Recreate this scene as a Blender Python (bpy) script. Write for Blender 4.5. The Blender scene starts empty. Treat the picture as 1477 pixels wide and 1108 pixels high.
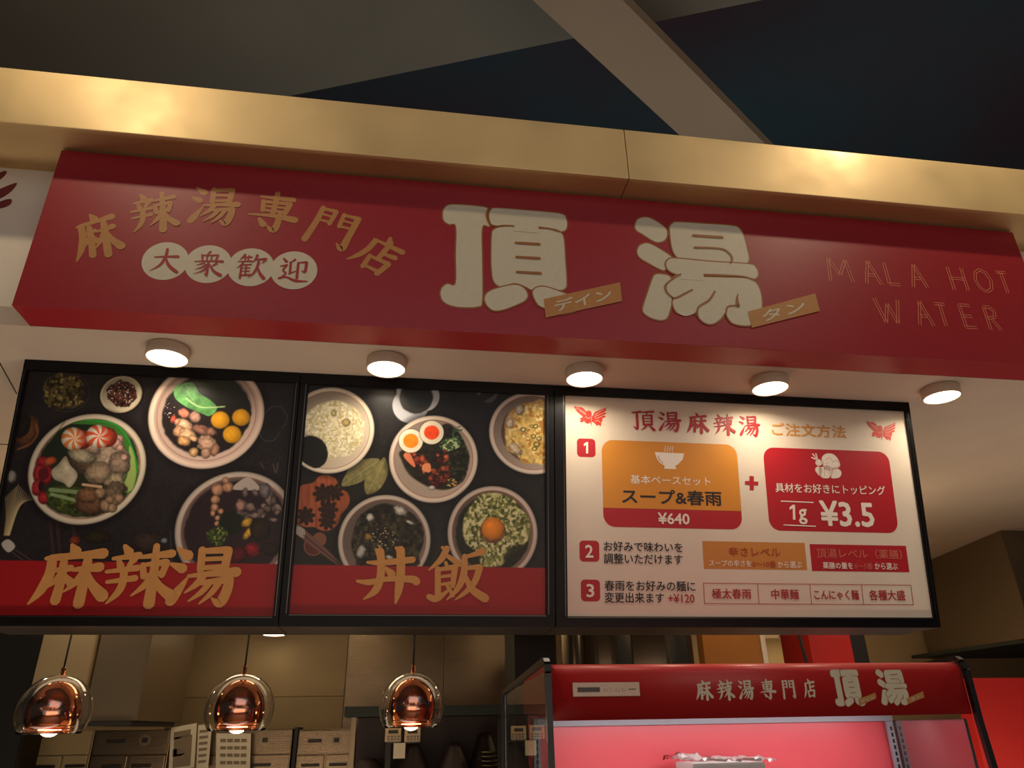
import bpy, bmesh, math, random
import numpy as np
from mathutils import Vector, Matrix
from mathutils.geometry import tessellate_polygon
random.seed(7)
SC = bpy.context.scene
COL = SC.collection
PI = math.pi

def lin(c):
    return tuple(((v/255)/12.92 if v/255 <= .04045 else ((v/255+.055)/1.055)**2.4) for v in c)

# ------------------------------------------------------------------ camera
CAMZ = 1.6
YAW, PITCH, ROLL, FPX = math.radians(8.9016), math.radians(25.2822), math.radians(-1.0315), 1054.7
_f = Vector((math.sin(YAW)*math.cos(PITCH), math.cos(YAW)*math.cos(PITCH), math.sin(PITCH)))
_r0 = Vector((math.cos(YAW), -math.sin(YAW), 0)); _u0 = _r0.cross(_f)
_r = math.cos(ROLL)*_r0 + math.sin(ROLL)*_u0; _u = -math.sin(ROLL)*_r0 + math.cos(ROLL)*_u0
CAM = Vector((0, 0, CAMZ))
cd = bpy.data.cameras.new('camera'); cam = bpy.data.objects.new('camera', cd); COL.objects.link(cam)
cd.sensor_width = 36; cd.lens = 36*FPX/1477; cd.clip_end = 200
cam.matrix_world = Matrix(((_r.x, _u.x, -_f.x, 0), (_r.y, _u.y, -_f.y, 0), (_r.z, _u.z, -_f.z, CAMZ), (0, 0, 0, 1)))
SC.camera = cam

# ------------------------------------------------------------------ light and exposure
SC.view_settings.view_transform = 'Standard'; SC.view_settings.look = 'None'
SC.view_settings.exposure = 0; SC.view_settings.gamma = 1; SC.view_settings.use_curve_mapping = False
world = bpy.data.worlds.new('night_sky'); SC.world = world; world.use_nodes = True
bg = world.node_tree.nodes['Background']
bg.inputs[0].default_value = (*lin((56, 62, 66)), 1); bg.inputs[1].default_value = .5

def area(name, loc, direction, sx, sy, power, col, spread=180, shape='RECTANGLE'):
    l = bpy.data.lights.new(name, 'AREA'); l.shape = shape; l.size = sx
    if shape == 'RECTANGLE': l.size_y = sy
    l.energy = power; l.color = col; l.spread = math.radians(spread)
    o = bpy.data.objects.new(name, l); COL.objects.link(o); o.location = loc
    o.rotation_euler = Vector(direction).to_track_quat('-Z', 'Y').to_euler(); return o
def lamp(name, loc, power, col, r=.05, kind='POINT', direction=None, angle=60, blend=.5):
    l = bpy.data.lights.new(name, kind); l.energy = power; l.color = col; l.shadow_soft_size = r
    if kind == 'SPOT': l.spot_size = math.radians(angle); l.spot_blend = blend
    o = bpy.data.objects.new(name, l); COL.objects.link(o); o.location = loc
    if direction: o.rotation_euler = Vector(direction).to_track_quat('-Z', 'Y').to_euler()
    return o
S = 2.6                                    # distance of the big sign's face
COOL = (.86, .88, 1.0); WARM = (1.0, .72, .42)
area('hall_fill_light', (1.0, -2.6, 4.6), (0, .8, -.45), 5.5, 2.5, 36, COOL)  # added cool fill behind the viewer, not a real ceiling panel
area('roof_fill_light', (2.5, 4.2, 4.3), (0, .1, 1), 9, 1.5, 26, (.88, .95, 1.0))  # added out of view behind the beam to brighten roof and brace
area('soffit_fill_light', (-1.5, 2.95, .96), (0, -.04, 1), 3.6, .15, 9, (1, .84, .70), 110)  # added pair of fills below the view, brightening the soffit
area('soffit_fill_light', (3.7, 2.95, .96), (0, -.04, 1), 3.0, .15, 6, (1, .84, .70), 110)
area('front_fill_light', (1.0, -3.6, 1.3), (0, 1, .45), 7, 1.6, 52, (1, .80, .64))      # unseen fill added as general light on the front, not a shop's lamps
for i, (x, p) in enumerate(((-6.0, 50), (-1.75, 70), (2.9, 66), (7.4, 50))):     # spotlights high in the hall, just in front of the beam
    lamp('front_spotlight', (x, 1.36, CAMZ+3.66), p, (1, .84, .58), .06, 'SPOT', (0, .55, -1), 150, .6)
for i in range(14):                         # far shop lamps behind the viewer
    lamp('hall_lamp', (-6+(i % 7)*2.1, -3.2-2.2*(i//7), 3.3-.5*(i//7)), 4, (1, .8, .56), .06)
area('kitchen_light', (-1.0, 5.2, CAMZ+1.42), (0, .1, -1), 1.4, .8, 14, (1, .78, .5))
area('kitchen_light', (3.6, 5.6, CAMZ+1.42), (0, .1, -1), 1.2, .8, 12, (1, .78, .5))
for x in (-2.2, -.4, 1.2, 2.2, 3.4): lamp('steel_streak_light', (x, 4.6, CAMZ+.95), 3.2, (1, .76, .46), .045)  # added lamps hidden by the boards, so the steel shows bright streaks
area('kitchen_fill_light', (-.6, 4.3, .95), (0, .35, 1), 3.2, .5, 12, (1, .78, .52))  # added pair of fills below the view, lifting the kitchen ceiling
area('kitchen_fill_light', (3.4, 4.2, .9), (0.2, .3, 1), 2.6, .5, 13, (1, .80, .60))

# ------------------------------------------------------------------ pixel rays of the reference -> points in the place
def ray(px, py):
    v = (px-738.5)*_r - (py-554)*_u + FPX*_f
    return v/v.y
def at(px, py, Y):
    return CAM + ray(px, py)*Y
class Plane:
    def __init__(s, O, U, V):
        s.O, s.U, s.V = Vector(O), Vector(U).normalized(), Vector(V).normalized(); s.N = s.U.cross(s.V)
    def uv(s, px, py):
        d = ray(px, py); t = (s.O-CAM).dot(s.N)/d.dot(s.N); q = CAM+d*t-s.O
        return (q.dot(s.U), q.dot(s.V))
    def p(s, u, v, off=0):
        return s.O+s.U*u+s.V*v+s.N*off

# ------------------------------------------------------------------ materials
MATS = {}
def mat(name, col, rough=.5, metal=0, noise=0, scale=8, bump=0, spec=.5, emit=None, es=0, coat=0, rnoise=0, aniso=None, coatr=.1):
    if name in MATS: return MATS[name]
    m = bpy.data.materials.new(name); m.use_nodes = True; N = m.node_tree.nodes; L = m.node_tree.links
    b = N['Principled BSDF']; c = lin(col); b.inputs['Base Color'].default_value = (*c, 1)
    b.inputs['Roughness'].default_value = rough; b.inputs['Metallic'].default_value = metal
    b.inputs['Specular IOR Level'].default_value = spec; b.inputs['Coat Weight'].default_value = coat; b.inputs['Coat Roughness'].default_value = coatr
    if noise or bump or rnoise:
        tc = N.new('ShaderNodeTexCoord'); mp = N.new('ShaderNodeMapping'); tx = N.new('ShaderNodeTexNoise')
        L.new(tc.outputs['Object'], mp.inputs[0]); L.new(mp.outputs[0], tx.inputs[0]); tx.inputs['Scale'].default_value = scale; tx.inputs['Detail'].default_value = 6
        if aniso: mp.inputs['Scale'].default_value = aniso
        if noise:
            rp = N.new('ShaderNodeValToRGB'); rp.color_ramp.elements[0].position = .3; rp.color_ramp.elements[1].position = .7
            rp.color_ramp.elements[0].color = (*[v*(1-noise) for v in c], 1); rp.color_ramp.elements[1].color = (*[min(1, v*(1+noise)) for v in c], 1)
            L.new(tx.outputs['Fac'], rp.inputs[0]); L.new(rp.outputs[0], b.inputs['Base Color'])
        if rnoise:
            mr = N.new('ShaderNodeMapRange'); mr.inputs[1].default_value = .3; mr.inputs[2].default_value = .7
            mr.inputs[3].default_value = max(0, rough-rnoise); mr.inputs[4].default_value = rough+rnoise
            L.new(tx.outputs['Fac'], mr.inputs[0]); L.new(mr.outputs[0], b.inputs['Roughness'])
        if bump:
            bp = N.new('ShaderNodeBump'); bp.inputs['Strength'].default_value = bump; bp.inputs['Distance'].default_value = .01
            L.new(tx.outputs['Fac'], bp.inputs['Height']); L.new(bp.outputs[0], b.inputs['Normal'])
    if emit: b.inputs['Emission Color'].default_value = (*lin(emit), 1); b.inputs['Emission Strength'].default_value = es
    MATS[name] = m; return m
def glass(name, tint=(255, 255, 255), rough=0, ior=1.45):
    m = mat(name, tint, rough); b = m.node_tree.nodes['Principled BSDF']
    b.inputs['Transmission Weight'].default_value = 1; b.inputs['IOR'].default_value = ior; return m

M_beam = mat('satin_gold_metal', (230, 196, 138), .47, .3, .07, 2.5, .03, rnoise=.1)
M_soffit = mat('beige_paint', (196, 178, 158), .75, 0, .04, 3, .05)
M_wall = mat('pale_plaster', (236, 222, 200), .8, 0, .04, 3, .05)
M_signred = mat('sign_red_film', (158, 30, 38), .42, 0, .05, 30, .03, spec=.5)
M_gold = mat('gold_print', (188, 128, 66), .5, 0, .05, 40)
M_golddk = mat('dark_gold_outline', (158, 98, 40), .5)
M_cream = mat('cream_print', (214, 200, 172), .5, 0, .03, 40)
M_redprint = mat('red_lettering', (168, 28, 36), .5)
M_salmon = mat('faint_copper_line', (222, 128, 96), .5)
M_black = mat('black_frame', (15, 12, 12), .35, 0, .15, 20, .03, spec=.2)
M_trimal = mat('dark_anodised_lip', (90, 84, 80), .28, .9)
M_case = mat('dark_brown_case', (48, 40, 34), .45, .4, .1, 6)
M_lens = mat('lit_diffuser', (255, 240, 215), .5, emit=(255, 232, 190), es=9)
M_bulb = mat('glowing_bulb', (255, 240, 215), .5, emit=(255, 206, 140), es=40)
M_lring = mat('lamp_white_housing', (206, 186, 164), .45)
M_steel = mat('brushed_steel', (132, 114, 92), .26, .9, .03, 3, .10, aniso=(.5, .5, 60))
M_steel2 = mat('dull_steel', (138, 122, 100), .36, .8, .02, 3, .05, aniso=(.5, .5, 50))
M_polish = mat('polished_steel', (170, 150, 124), .2, 1, .03, 3)
M_kwall = mat('kitchen_tan_wall', (150, 128, 92), .6, 0, .06, 4, .03)
M_dark = mat('near_black', (26, 24, 22), .6, 0, .2, 6)
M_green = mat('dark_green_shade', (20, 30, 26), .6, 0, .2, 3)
M_copper = mat('polished_copper', (228, 152, 114), .1, 1)
_cn = M_copper.node_tree; _mx = _cn.nodes.new('ShaderNodeMixShader'); _tr = _cn.nodes.new('ShaderNodeBsdfTransparent'); _tr.inputs[0].default_value = (.9, .62, .42, 1)
_mx.inputs[0].default_value = .03; _cn.links.new(_cn.nodes['Principled BSDF'].outputs[0], _mx.inputs[1]); _cn.links.new(_tr.outputs[0], _mx.inputs[2]); _cn.links.new(_mx.outputs[0], _cn.nodes['Material Output'].inputs[0])
M_cable = mat('black_cable', (16, 14, 13), .5)
M_glass = glass('clear_glass')
M_white = mat('white_plastic', (205, 200, 192), .45)
M_paper = mat('paper', (200, 190, 170), .8, 0, .05, 10)
M_orange = mat('orange_brown_panel', (176, 112, 44), .5, 0, .08, 3)
M_fred = mat('fridge_red_paint', (196, 34, 32), .5, 0, .03, 5, spec=.35, coat=.5, coatr=.32)
M_fredin = mat('red_inner_liner', (222, 88, 96), .35, 0, .03, 5)
M_fblack = mat('black_gasket', (20, 22, 20), .35)
M_alu = mat('white_aluminium_rail', (150, 153, 160), .5, .1)
M_redwall = mat('red_partition', (190, 34, 28), .5, 0, .05, 3)

# ------------------------------------------------------------------ object helpers
WL = {}                                     # world place of every root, so shapes can be written in world units
def tag(o, label=None, cat=None, group=None, kind=None):
    if label: o['label'] = label
    if cat: o['category'] = cat
    if group: o['group'] = group
    if kind: o['kind'] = kind
    return o
def thing(name, label, cat, loc, group=None):
    o = bpy.data.objects.new(name, None); COL.objects.link(o); o.location = loc; o.empty_display_size = .1
    WL[o.name] = Vector(loc); return tag(o, label, cat, group)
def mk(name, verts, faces, m, parent=None, smooth=False):
    base = WL.get(parent.name, Vector()) if parent else Vector()
    me = bpy.data.meshes.new(name); me.from_pydata([tuple(Vector(v)-base) for v in verts], [], faces); me.update()
    if m: me.materials.append(m)
    if smooth:
        me.polygons.foreach_set('use_smooth', [True]*len(me.polygons))
    o = bpy.data.objects.new(name, me); COL.objects.link(o)
    if parent: o.parent = parent; WL[o.name] = base
    return o
def bmobj(name, bm, m, parent=None, smooth=False):
    base = WL.get(parent.name, Vector()) if parent else Vector()
    bmesh.ops.translate(bm, verts=bm.verts, vec=-base)
    me = bpy.data.meshes.new(name); bm.to_mesh(me); bm.free()
    if m: me.materials.append(m)
    if smooth: me.polygons.foreach_set('use_smooth', [True]*len(me.polygons))
    o = bpy.data.objects.new(name, me); COL.objects.link(o)
    if parent: o.parent = parent; WL[o.name] = base
    return o
def box_bm(a, b, bev=0, seg=2, bm=None):
    bm2 = bmesh.new(); a, b = Vector(a), Vector(b)
    bmesh.ops.create_cube(bm2, size=1)
    bmesh.ops.scale(bm2, vec=(abs(b.x-a.x), abs(b.y-a.y), abs(b.z-a.z)), verts=bm2.verts)
    bmesh.ops.translate(bm2, vec=(a+b)/2, verts=bm2.verts)
    if bev: bmesh.ops.bevel(bm2, geom=bm2.edges[:], offset=bev, segments=seg, affect='EDGES', profile=.7)
    if bm:
        me = bpy.data.meshes.new('t'); bm2.to_mesh(me); bm2.free(); bm.from_mesh(me); bpy.data.meshes.remove(me); return bm
    return bm2
def box(name, a, b, m, parent=None, bev=0.002):
    return bmobj(name, box_bm(a, b, bev), m, parent)
def hexa(name, bot, top, m, parent=None, bev=0):                # eight corners, two rings of four
    v = [Vector(q) for q in bot]+[Vector(q) for q in top]
    bm = bmesh.new(); vs = [bm.verts.new(q) for q in v]
    for f in ((3, 2, 1, 0), (4, 5, 6, 7), (0, 1, 5, 4), (1, 2, 6, 5), (2, 3, 7, 6), (3, 0, 4, 7)): bm.faces.new([vs[i] for i in f])
    bmesh.ops.recalc_face_normals(bm, faces=bm.faces)
    if bev: bmesh.ops.bevel(bm, geom=bm.edges[:], offset=bev, segments=2, affect='EDGES')
    return bmobj(name, bm, m, parent)
def lathe(name, prof, m, c, parent=None, n=40, smooth=True, cap=False):
    v = []; f = []
    for r, z in prof:
        for k in range(n):
            a = 2*PI*k/n; v.append((c[0]+r*math.cos(a), c[1]+r*math.sin(a), c[2]+z))
    for i in range(len(prof)-1):
        for k in range(n):
            f.append((i*n+k, i*n+(k+1) % n, (i+1)*n+(k+1) % n, (i+1)*n+k))
    if cap: f.append(tuple(range(n))[::-1]); f.append(tuple((len(prof)-1)*n+k for k in range(n)))
    o = mk(name, v, f, m, parent, smooth)
    if m in (M_glass,):
        bm = bmesh.new(); bm.from_mesh(o.data); bmesh.ops.remove_doubles(bm, verts=bm.verts, dist=1e-6); bmesh.ops.recalc_face_normals(bm, faces=bm.faces); bm.to_mesh(o.data); bm.free()
    return o
def tube(name, pts, r, m, parent=None, n=8, smooth=True):
    v = []; f = []; P = [Vector(p) for p in pts]
    for i, p in enumerate(P):
        t = (P[min(i+1, len(P)-1)]-P[max(i-1, 0)]).normalized(); a = t.orthogonal().normalized(); b = t.cross(a)
        for k in range(n): v.append(p+r*(math.cos(2*PI*k/n)*a+math.sin(2*PI*k/n)*b))
    for i in range(len(P)-1):
        for k in range(n): f.append((i*n+k, i*n+(k+1) % n, (i+1)*n+(k+1) % n, (i+1)*n+k))
    f.append(tuple(range(n))[::-1]); f.append(tuple((len(P)-1)*n+k for k in range(n)))
    return mk(name, v, f, m, parent, smooth)
def dup(root, loc, label=None, group=None):
    r = root.copy(); COL.objects.link(r); r.location = loc; WL[r.name] = Vector(loc)
    if label: r['label'] = label
    if group: r['group'] = group
    for ch in list(root.children):
        c = ch.copy(); COL.objects.link(c); c.parent = r
        for g in list(ch.children):
            d = g.copy(); COL.objects.link(d); d.parent = c
    return r

# ------------------------------------------------------------------ flat print: polygons, brush strokes, type
class Print:                                # collects flat shapes lying on one plane
    def __init__(s, plane, off): s.pl, s.off, s.v, s.f = plane, off*.55, [], []
    def poly(s, pts, off=0):
        if len(pts) < 3: return
        b = len(s.v); s.v += [s.pl.p(u, v, s.off+off) for u, v in pts]
        area2 = sum(pts[i][0]*pts[(i+1) % len(pts)][1]-pts[(i+1) % len(pts)][0]*pts[i][1] for i in range(len(pts)))
        if len(pts) <= 4: s.f.append(tuple(b+i for i in (range(len(pts)) if area2 > 0 else reversed(range(len(pts)))))); return
        for t in tessellate_polygon([[Vector((u, v, 0)) for u, v in pts]]):
            a, bb, c = [pts[i] for i in t]
            if (bb[0]-a[0])*(c[1]-a[1])-(bb[1]-a[1])*(c[0]-a[0]) < 0: t = (t[0], t[2], t[1])
            s.f.append(tuple(b+i for i in t))
    def stroke(s, pts, off=0, roundcap=True):        # pts (u, v, width)
        P = resample(pts, 6) if len(pts) > 2 else lerp3(pts, 5)
        L, R = [], []; s.ns = getattr(s, 'ns', 0)+1; off = off+s.ns*.00009
        for i, (x, y, w) in enumerate(P):
            x0, y0, _ = P[max(i-1, 0)]; x1, y1, _ = P[min(i+1, len(P)-1)]
            dx, dy = x1-x0, y1-y0; n = math.hypot(dx, dy) or 1e-9
            nx, ny = -dy/n, dx/n; L.append((x+nx*w/2, y+ny*w/2)); R.append((x-nx*w/2, y-ny*w/2))
        for i in range(len(P)-1): s.poly([L[i], L[i+1], R[i+1], R[i]], off)
        if roundcap:
            for (x, y, w) in (P[0], P[-1]):
                if w > 0: s.poly([(x+w/2*math.cos(a*PI/4+.39), y+w/2*math.sin(a*PI/4+.39)) for a in range(8)], off+.00004+(.00002 if (x, y, w) == P[0] else 0))
    def build(s, name, m, parent, label=None):
        if s.pl is SIGN_PL or True: pass
        o = mk(name, s.v, s.f, m, parent); return tag(o, label)
def lerp3(pts, n):
    (a, b, c), (d, e, f) = pts
    return [(a+(d-a)*t/n, b+(e-b)*t/n, c+(f-c)*t/n) for t in range(n+1)]
def resample(pts, n=6, closed=False):
    out = []; N = len(pts); K = len(pts[0])
    rng = range(N) if closed else range(N-1)
    for i in rng:
        p0 = pts[(i-1) % N] if closed or i > 0 else pts[0]; p1 = pts[i]; p2 = pts[(i+1) % N]; p3 = pts[(i+2) % N] if closed or i+2 < N else pts[-1]
        for k in range(n):
            t = k/n
            out.append(tuple(.5*((2*p1[j])+(-p0[j]+p2[j])*t+(2*p0[j]-5*p1[j]+4*p2[j]-p3[j])*t*t+(-p0[j]+3*p1[j]-3*p2[j]+p3[j])*t**3) for j in range(K)))
    if not closed: out.append(tuple(pts[-1]))
    return out
def grow(pts, d):                           # push a closed outline outwards
    A = sum(pts[i][0]*pts[(i+1) % len(pts)][1]-pts[(i+1) % len(pts)][0]*pts[i][1] for i in range(len(pts)))
    sg = 1 if A > 0 else -1; out = []
    for i in range(len(pts)):
        x0, y0 = pts[i-1]; x1, y1 = pts[(i+1) % len(pts)]; n = math.hypot(x1-x0, y1-y0) or 1e-9
        out.append((pts[i][0]+sg*(y1-y0)/n*d, pts[i][1]-sg*(x1-x0)/n*d))
    return out

TXT = {}
def text_mesh(body):
    if body in TXT: return TXT[body]
    c = bpy.data.curves.new('type', 'FONT'); c.body = body; c.size = 1; c.resolution_u = 2
    o = bpy.data.objects.new('type', c); COL.objects.link(o)
    dg = bpy.context.evaluated_depsgraph_get(); dg.update()
    me = bpy.data.meshes.new_from_object(o.evaluated_get(dg))
    V = np.array([v.co[:2] for v in me.vertices]); F = [tuple(p.vertices) for p in me.polygons]
    bpy.data.objects.remove(o); bpy.data.curves.remove(c); bpy.data.meshes.remove(me)
    mn, mx = V.min(0), V.max(0); asp = (mx-mn)[1]
    V = (V-mn)/(mx-mn); TXT[body] = (V, F, (mx-mn)); return TXT[body]
def type_on(pl, body, rect, off, m, parent, bold=0.0, label=None, name='lettering', corners=None):
    """rect = (u0, v0, u1, v1) box the ink fills on the plane; corners = three uv corners TL, TR, BL for slanted type"""
    V, F, sz = text_mesh(body); v = []; f = []
    if corners: (tl, tr, bl) = [np.array(q) for q in corners]
    else:
        u0, v0, u1, v1 = rect; tl, tr, bl = np.array((u0, v1)), np.array((u1, v1)), np.array((u0, v0))
    h = np.linalg.norm(tl-bl); shifts = [(0, 0)]
    if bold: shifts = [(bold*h*math.cos(a*PI/3), bold*h*math.sin(a*PI/3)) for a in range(6)]+[(0, 0)]
    for k_, (sx, sy) in enumerate(shifts):
        b = len(v)
        for x, y in V:
            q = bl+(tr-tl)*x+(tl-bl)*y; v.append(pl.p(q[0]+sx, q[1]+sy, off*.55+k_*.00006))
        f += [tuple(b+i for i in t) for t in F]
    return tag(mk(name, v, f, m, parent), label)

BR = {}                                     # brush characters: strokes of (x, y, width) in a 0..100 box, y down
def G(ch, s):
    BR[ch] = [[tuple(float(q) for q in p.split(',')) for p in st.split()] for st in s.strip().split('|')]
G('麻', '47,1,4 53,12,12|16,24,4 28,22,7 60,18,7 90,14,11|24,24,9 24,48,10 16,76,9 3,98,2|27,44,4 50,39,7|40,30,8 40,60,9 37,92,10|39,48,7 33,60,6 20,74,2|41,50,5 54,64,9|54,42,4 88,37,10|71,26,9 70,60,10 68,97,11|69,44,8 60,62,7 46,78,2|72,46,6 82,66,9 97,84,13')
G('辣', '24,3,5 31,13,10|10,24,4 46,18,8|18,27,5 22,37,8|40,24,8 33,36,4|3,46,4 47,39,7|6,63,4 45,56,7|28,44,8 28,66,8 22,82,7 9,98,2|49,21,4 94,14,9|70,2,7 71,40,9 70,98,12|54,34,6 57,53,7|54,34,4 87,29,8|88,30,7 83,50,7|57,52,4 84,47,6|68,53,7 60,68,7 43,85,2|72,53,6 82,70,9 99,84,12')
G('湯', '9,5,4 24,16,12|2,31,4 18,38,11|7,93,11 14,80,10 27,55,3|44,6,8 45,40,8|44,8,6 81,5,8|83,6,9 80,37,9|48,22,5 79,20,5|46,37,5 80,34,6|29,51,4 64,46,7 98,43,11|50,50,8 42,64,7 26,79,2|44,63,5 88,56,8|89,57,10 86,78,11 78,96,10 66,88,2|60,62,7 50,78,6 33,93,2|74,62,7 64,80,6 49,97,2')
G('専', '17,15,4 85,11,9|49,1,8 50,30,8 50,60,8|24,26,7 28,50,7|24,27,5 79,23,7|80,24,9 75,49,8|28,38,4 76,35,4|28,49,5 76,46,5|2,65,3 50,60,7 98,62,12|65,54,8 65,82,10 59,96,10 45,86,2|26,72,5 37,85,11')
G('門', '14,8,8 14,50,9 10,97,10|14,10,5 42,7,7|43,8,7 41,42,7|17,24,4 41,23,4|17,40,4 41,38,5|60,8,6 62,41,7|60,10,5 89,7,7|91,8,10 89,60,10 87,92,11 72,83,2|63,24,4 87,23,4|63,40,4 87,38,5')
G('店', '47,1,5 54,13,12|20,23,4 90,16,10|25,24,9 24,52,9 16,76,8 3,97,2|57,28,9 57,60,8|58,43,5 86,37,9|38,62,7 42,92,8|38,63,5 83,57,8|84,58,9 78,90,9|43,88,5 78,85,7')
G('大', '12,38,4 50,33,6 90,30,10|49,3,8 48,36,9 34,70,7 4,94,1|50,38,5 66,68,10 97,92,10')
G('衆', '50,1,7 42,12,4|24,16,6 29,40,5|24,18,4 77,13,6|78,14,7 73,37,6|42,19,5 43,38,4|58,17,5 57,37,4|3,44,3 60,38,5 97,37,9|36,48,6 12,58,2|50,42,7 51,95,8|44,54,6 30,66,5 8,76,1|47,64,6 34,80,5 6,94,1|78,46,8 62,60,2|56,54,5 74,78,8 98,92,11|51,96,7 42,88,2')
G('歓', '24,2,7 16,16,5 8,26,1|14,15,4 48,11,6|26,8,5 27,26,4|38,6,5 37,24,4|3,32,3 50,27,6|22,34,6 14,48,5 2,58,1|18,44,6 19,97,7|18,45,4 50,40,5|34,42,5 35,86,5|20,57,3 47,54,4|20,70,3 47,67,4|17,86,5 52,81,6|66,2,8 62,18,6 52,34,1|62,20,5 97,14,8|97,15,8 91,26,5 84,34,1|74,28,8 70,54,7 60,78,6 44,94,1|73,50,5 84,74,9 99,92,11')
G('迎', '10,6,5 21,18,10|4,38,4 24,32,7|23,34,7 14,54,6 24,66,6 8,84,5|4,86,8 28,80,6 60,92,9 99,91,4|50,8,7 36,22,4|36,20,7 38,62,7|36,66,6 56,54,3|62,20,7 63,82,8|62,20,4 89,15,7|90,16,8 88,54,8 76,50,2')
G('頂', '2,15,5 40,8,9|23,14,9 24,80,10 20,92,9 6,80,2|44,11,5 97,5,9|70,9,7 64,24,4|50,27,7 52,72,7|50,27,5 88,24,6|89,24,8 88,71,8|54,41,4 86,39,4|54,55,4 86,53,4|52,70,5 87,67,6|63,74,8 56,86,6 40,97,2|75,73,5 97,95,12')
G('丼', '28,5,4 34,10,12|35,8,11 38,33,11 37,58,11 30,78,10 12,93,2|61,1,4 69,7,12|69,5,12 71,40,12 69,75,11 65,99,3|15,28,4 40,28,8 90,22,9|0,61,4 20,63,8 50,57,7 90,57,10 98,61,11|46,38,5 56,48,11')
G('飯', '23,2,4 31,6,9|31,4,9 22,24,9 2,44,2|33,18,6 53,32,9|17,42,8 19,92,9|18,43,5 45,38,8|46,38,9 43,72,7|22,56,4 42,53,5|22,70,4 42,67,5|30,30,5 34,40,6|4,92,8 18,95,9 40,76,2|34,72,5 44,90,5|60,20,4 78,14,7 93,8,10|62,18,8 61,50,10 52,76,8 34,97,2|62,40,5 86,37,8|88,38,10 80,64,9 66,82,7 48,97,2|62,50,5 76,78,10 98,94,12')
def brush(pr, ch, rect, fat=1.0, rot=0, slant=0):
    u0, v0, u1, v1 = rect; cx, cy = (u0+u1)/2, (v0+v1)/2; w, h = u1-u0, v1-v0; s = (abs(w)+abs(h))/200
    for st in BR[ch]:
        P = []
        for x, y, wd in st:
            X = (x-50)/100*w+(50-y)/100*slant*w; Y = (50-y)/100*h
            P.append((cx+X*math.cos(rot)-Y*math.sin(rot), cy+X*math.sin(rot)+Y*math.cos(rot), wd*s*fat))
        pr.stroke(P)
def rrect(u0, v0, u1, v1, r, n=8):
    out = []
    for cx, cy, a0 in ((u1-r, v1-r, 0), (u0+r, v1-r, 90), (u0+r, v0+r, 180), (u1-r, v0+r, 270)):
        for k in range(n+1):
            a = math.radians(a0+90*k/n); out.append((cx+r*math.cos(a), cy+r*math.sin(a)))
    return out

# ================================================================== the setting
SIGN_PL = Plane((0, S, CAMZ), (1, 0, 0), (0, 0, 1))
YW = 1.06*S; ZS = CAMZ+.5645*S; ZB0 = CAMZ+.86*S; ZB1 = CAMZ+.972*S; YB = .951*S; YFAR = 7.2
tag(box('floor', (-9, -9, -.1), (12, 9, 0), mat('dark_floor_tile', (60, 54, 48), .35, 0, .1, 2), bev=0), kind='structure')
tag(box('ceiling', (-7, YW, ZS), (9.5, YFAR+.6, ZS+.08), M_soffit, bev=0), kind='structure')
tag(box('wall_front', (-7, YW, ZS+.081), (9.5, YW+.12, ZB1-.02), M_wall, bev=0), kind='structure')
tag(box('wall_back', (-7, YFAR, 0), (9.5, YFAR+.1, ZS-.001), M_kwall, bev=0), kind='structure')
tag(box('wall_left', (-7.1, YW, 0), (-7, YFAR, ZS-.001), M_kwall, bev=0), kind='structure')
sx = at(904, 225, YB).x
tag(box('trim_1', (-7, YB, ZB0), (sx-.002, YW+.3, ZB1), M_beam, bev=.003), kind='structure')
tag(box('trim_2', (sx+.002, YB, ZB0), (9.5, YW+.3, ZB1), M_beam, bev=.003), kind='structure')
# kitchen ceiling panel joints beside the left board
# --- dark roof over the hall, a grey panel and a slanting brace above the beam
Zr = 6.6
def onz(px, py, z):
    d = ray(px, py); return CAM+d*((z-CAMZ)/d.z)
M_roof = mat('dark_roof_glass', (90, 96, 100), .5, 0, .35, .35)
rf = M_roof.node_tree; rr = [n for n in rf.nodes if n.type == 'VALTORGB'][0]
rr.color_ramp.elements[0].color = (*lin((98, 70, 76)), 1); rr.color_ramp.elements[1].color = (*lin((70, 100, 106)), 1)  # reddish ramp end paints the tint of a reflection into the roof colour
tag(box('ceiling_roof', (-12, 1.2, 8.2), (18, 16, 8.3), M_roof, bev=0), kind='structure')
for i, (p_, q_) in enumerate((((-30, 470), (24, 568)), ((-40, 639), (24, 642)))):
    tube('trim_%d' % (4+i), [onz(*p_, ZS-.0015), onz(*q_, ZS-.0015)], .0025, M_dark)['kind'] = 'structure'
a, b = onz(420, 138, Zr), onz(1100, 0, Zr)
dirn = (b-a).normalized(); A = a-dirn*6; B = b+dirn*8
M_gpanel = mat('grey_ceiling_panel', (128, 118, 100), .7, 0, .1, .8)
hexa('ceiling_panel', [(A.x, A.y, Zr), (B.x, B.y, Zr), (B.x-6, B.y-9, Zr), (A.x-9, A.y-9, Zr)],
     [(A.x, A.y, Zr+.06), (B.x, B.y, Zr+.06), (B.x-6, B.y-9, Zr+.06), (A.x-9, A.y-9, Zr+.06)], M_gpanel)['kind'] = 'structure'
Zk = 6.1
p = [onz(980, 195, Zk), onz(1103, 207, Zk), onz(898, 0, Zk), onz(768, 0, Zk)]
dl = (p[0]-p[3]); dr = (p[1]-p[2])
q = [p[0]+dl*.3, p[1]+dr*.3, p[2]-dr*.8, p[3]-dl*.8]
hexa('trim_3', q, [v+Vector((0, 0, .12)) for v in q], mat('tan_brace_paint', (170, 142, 112), .6, 0, .06, 1))['kind'] = 'structure'

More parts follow.
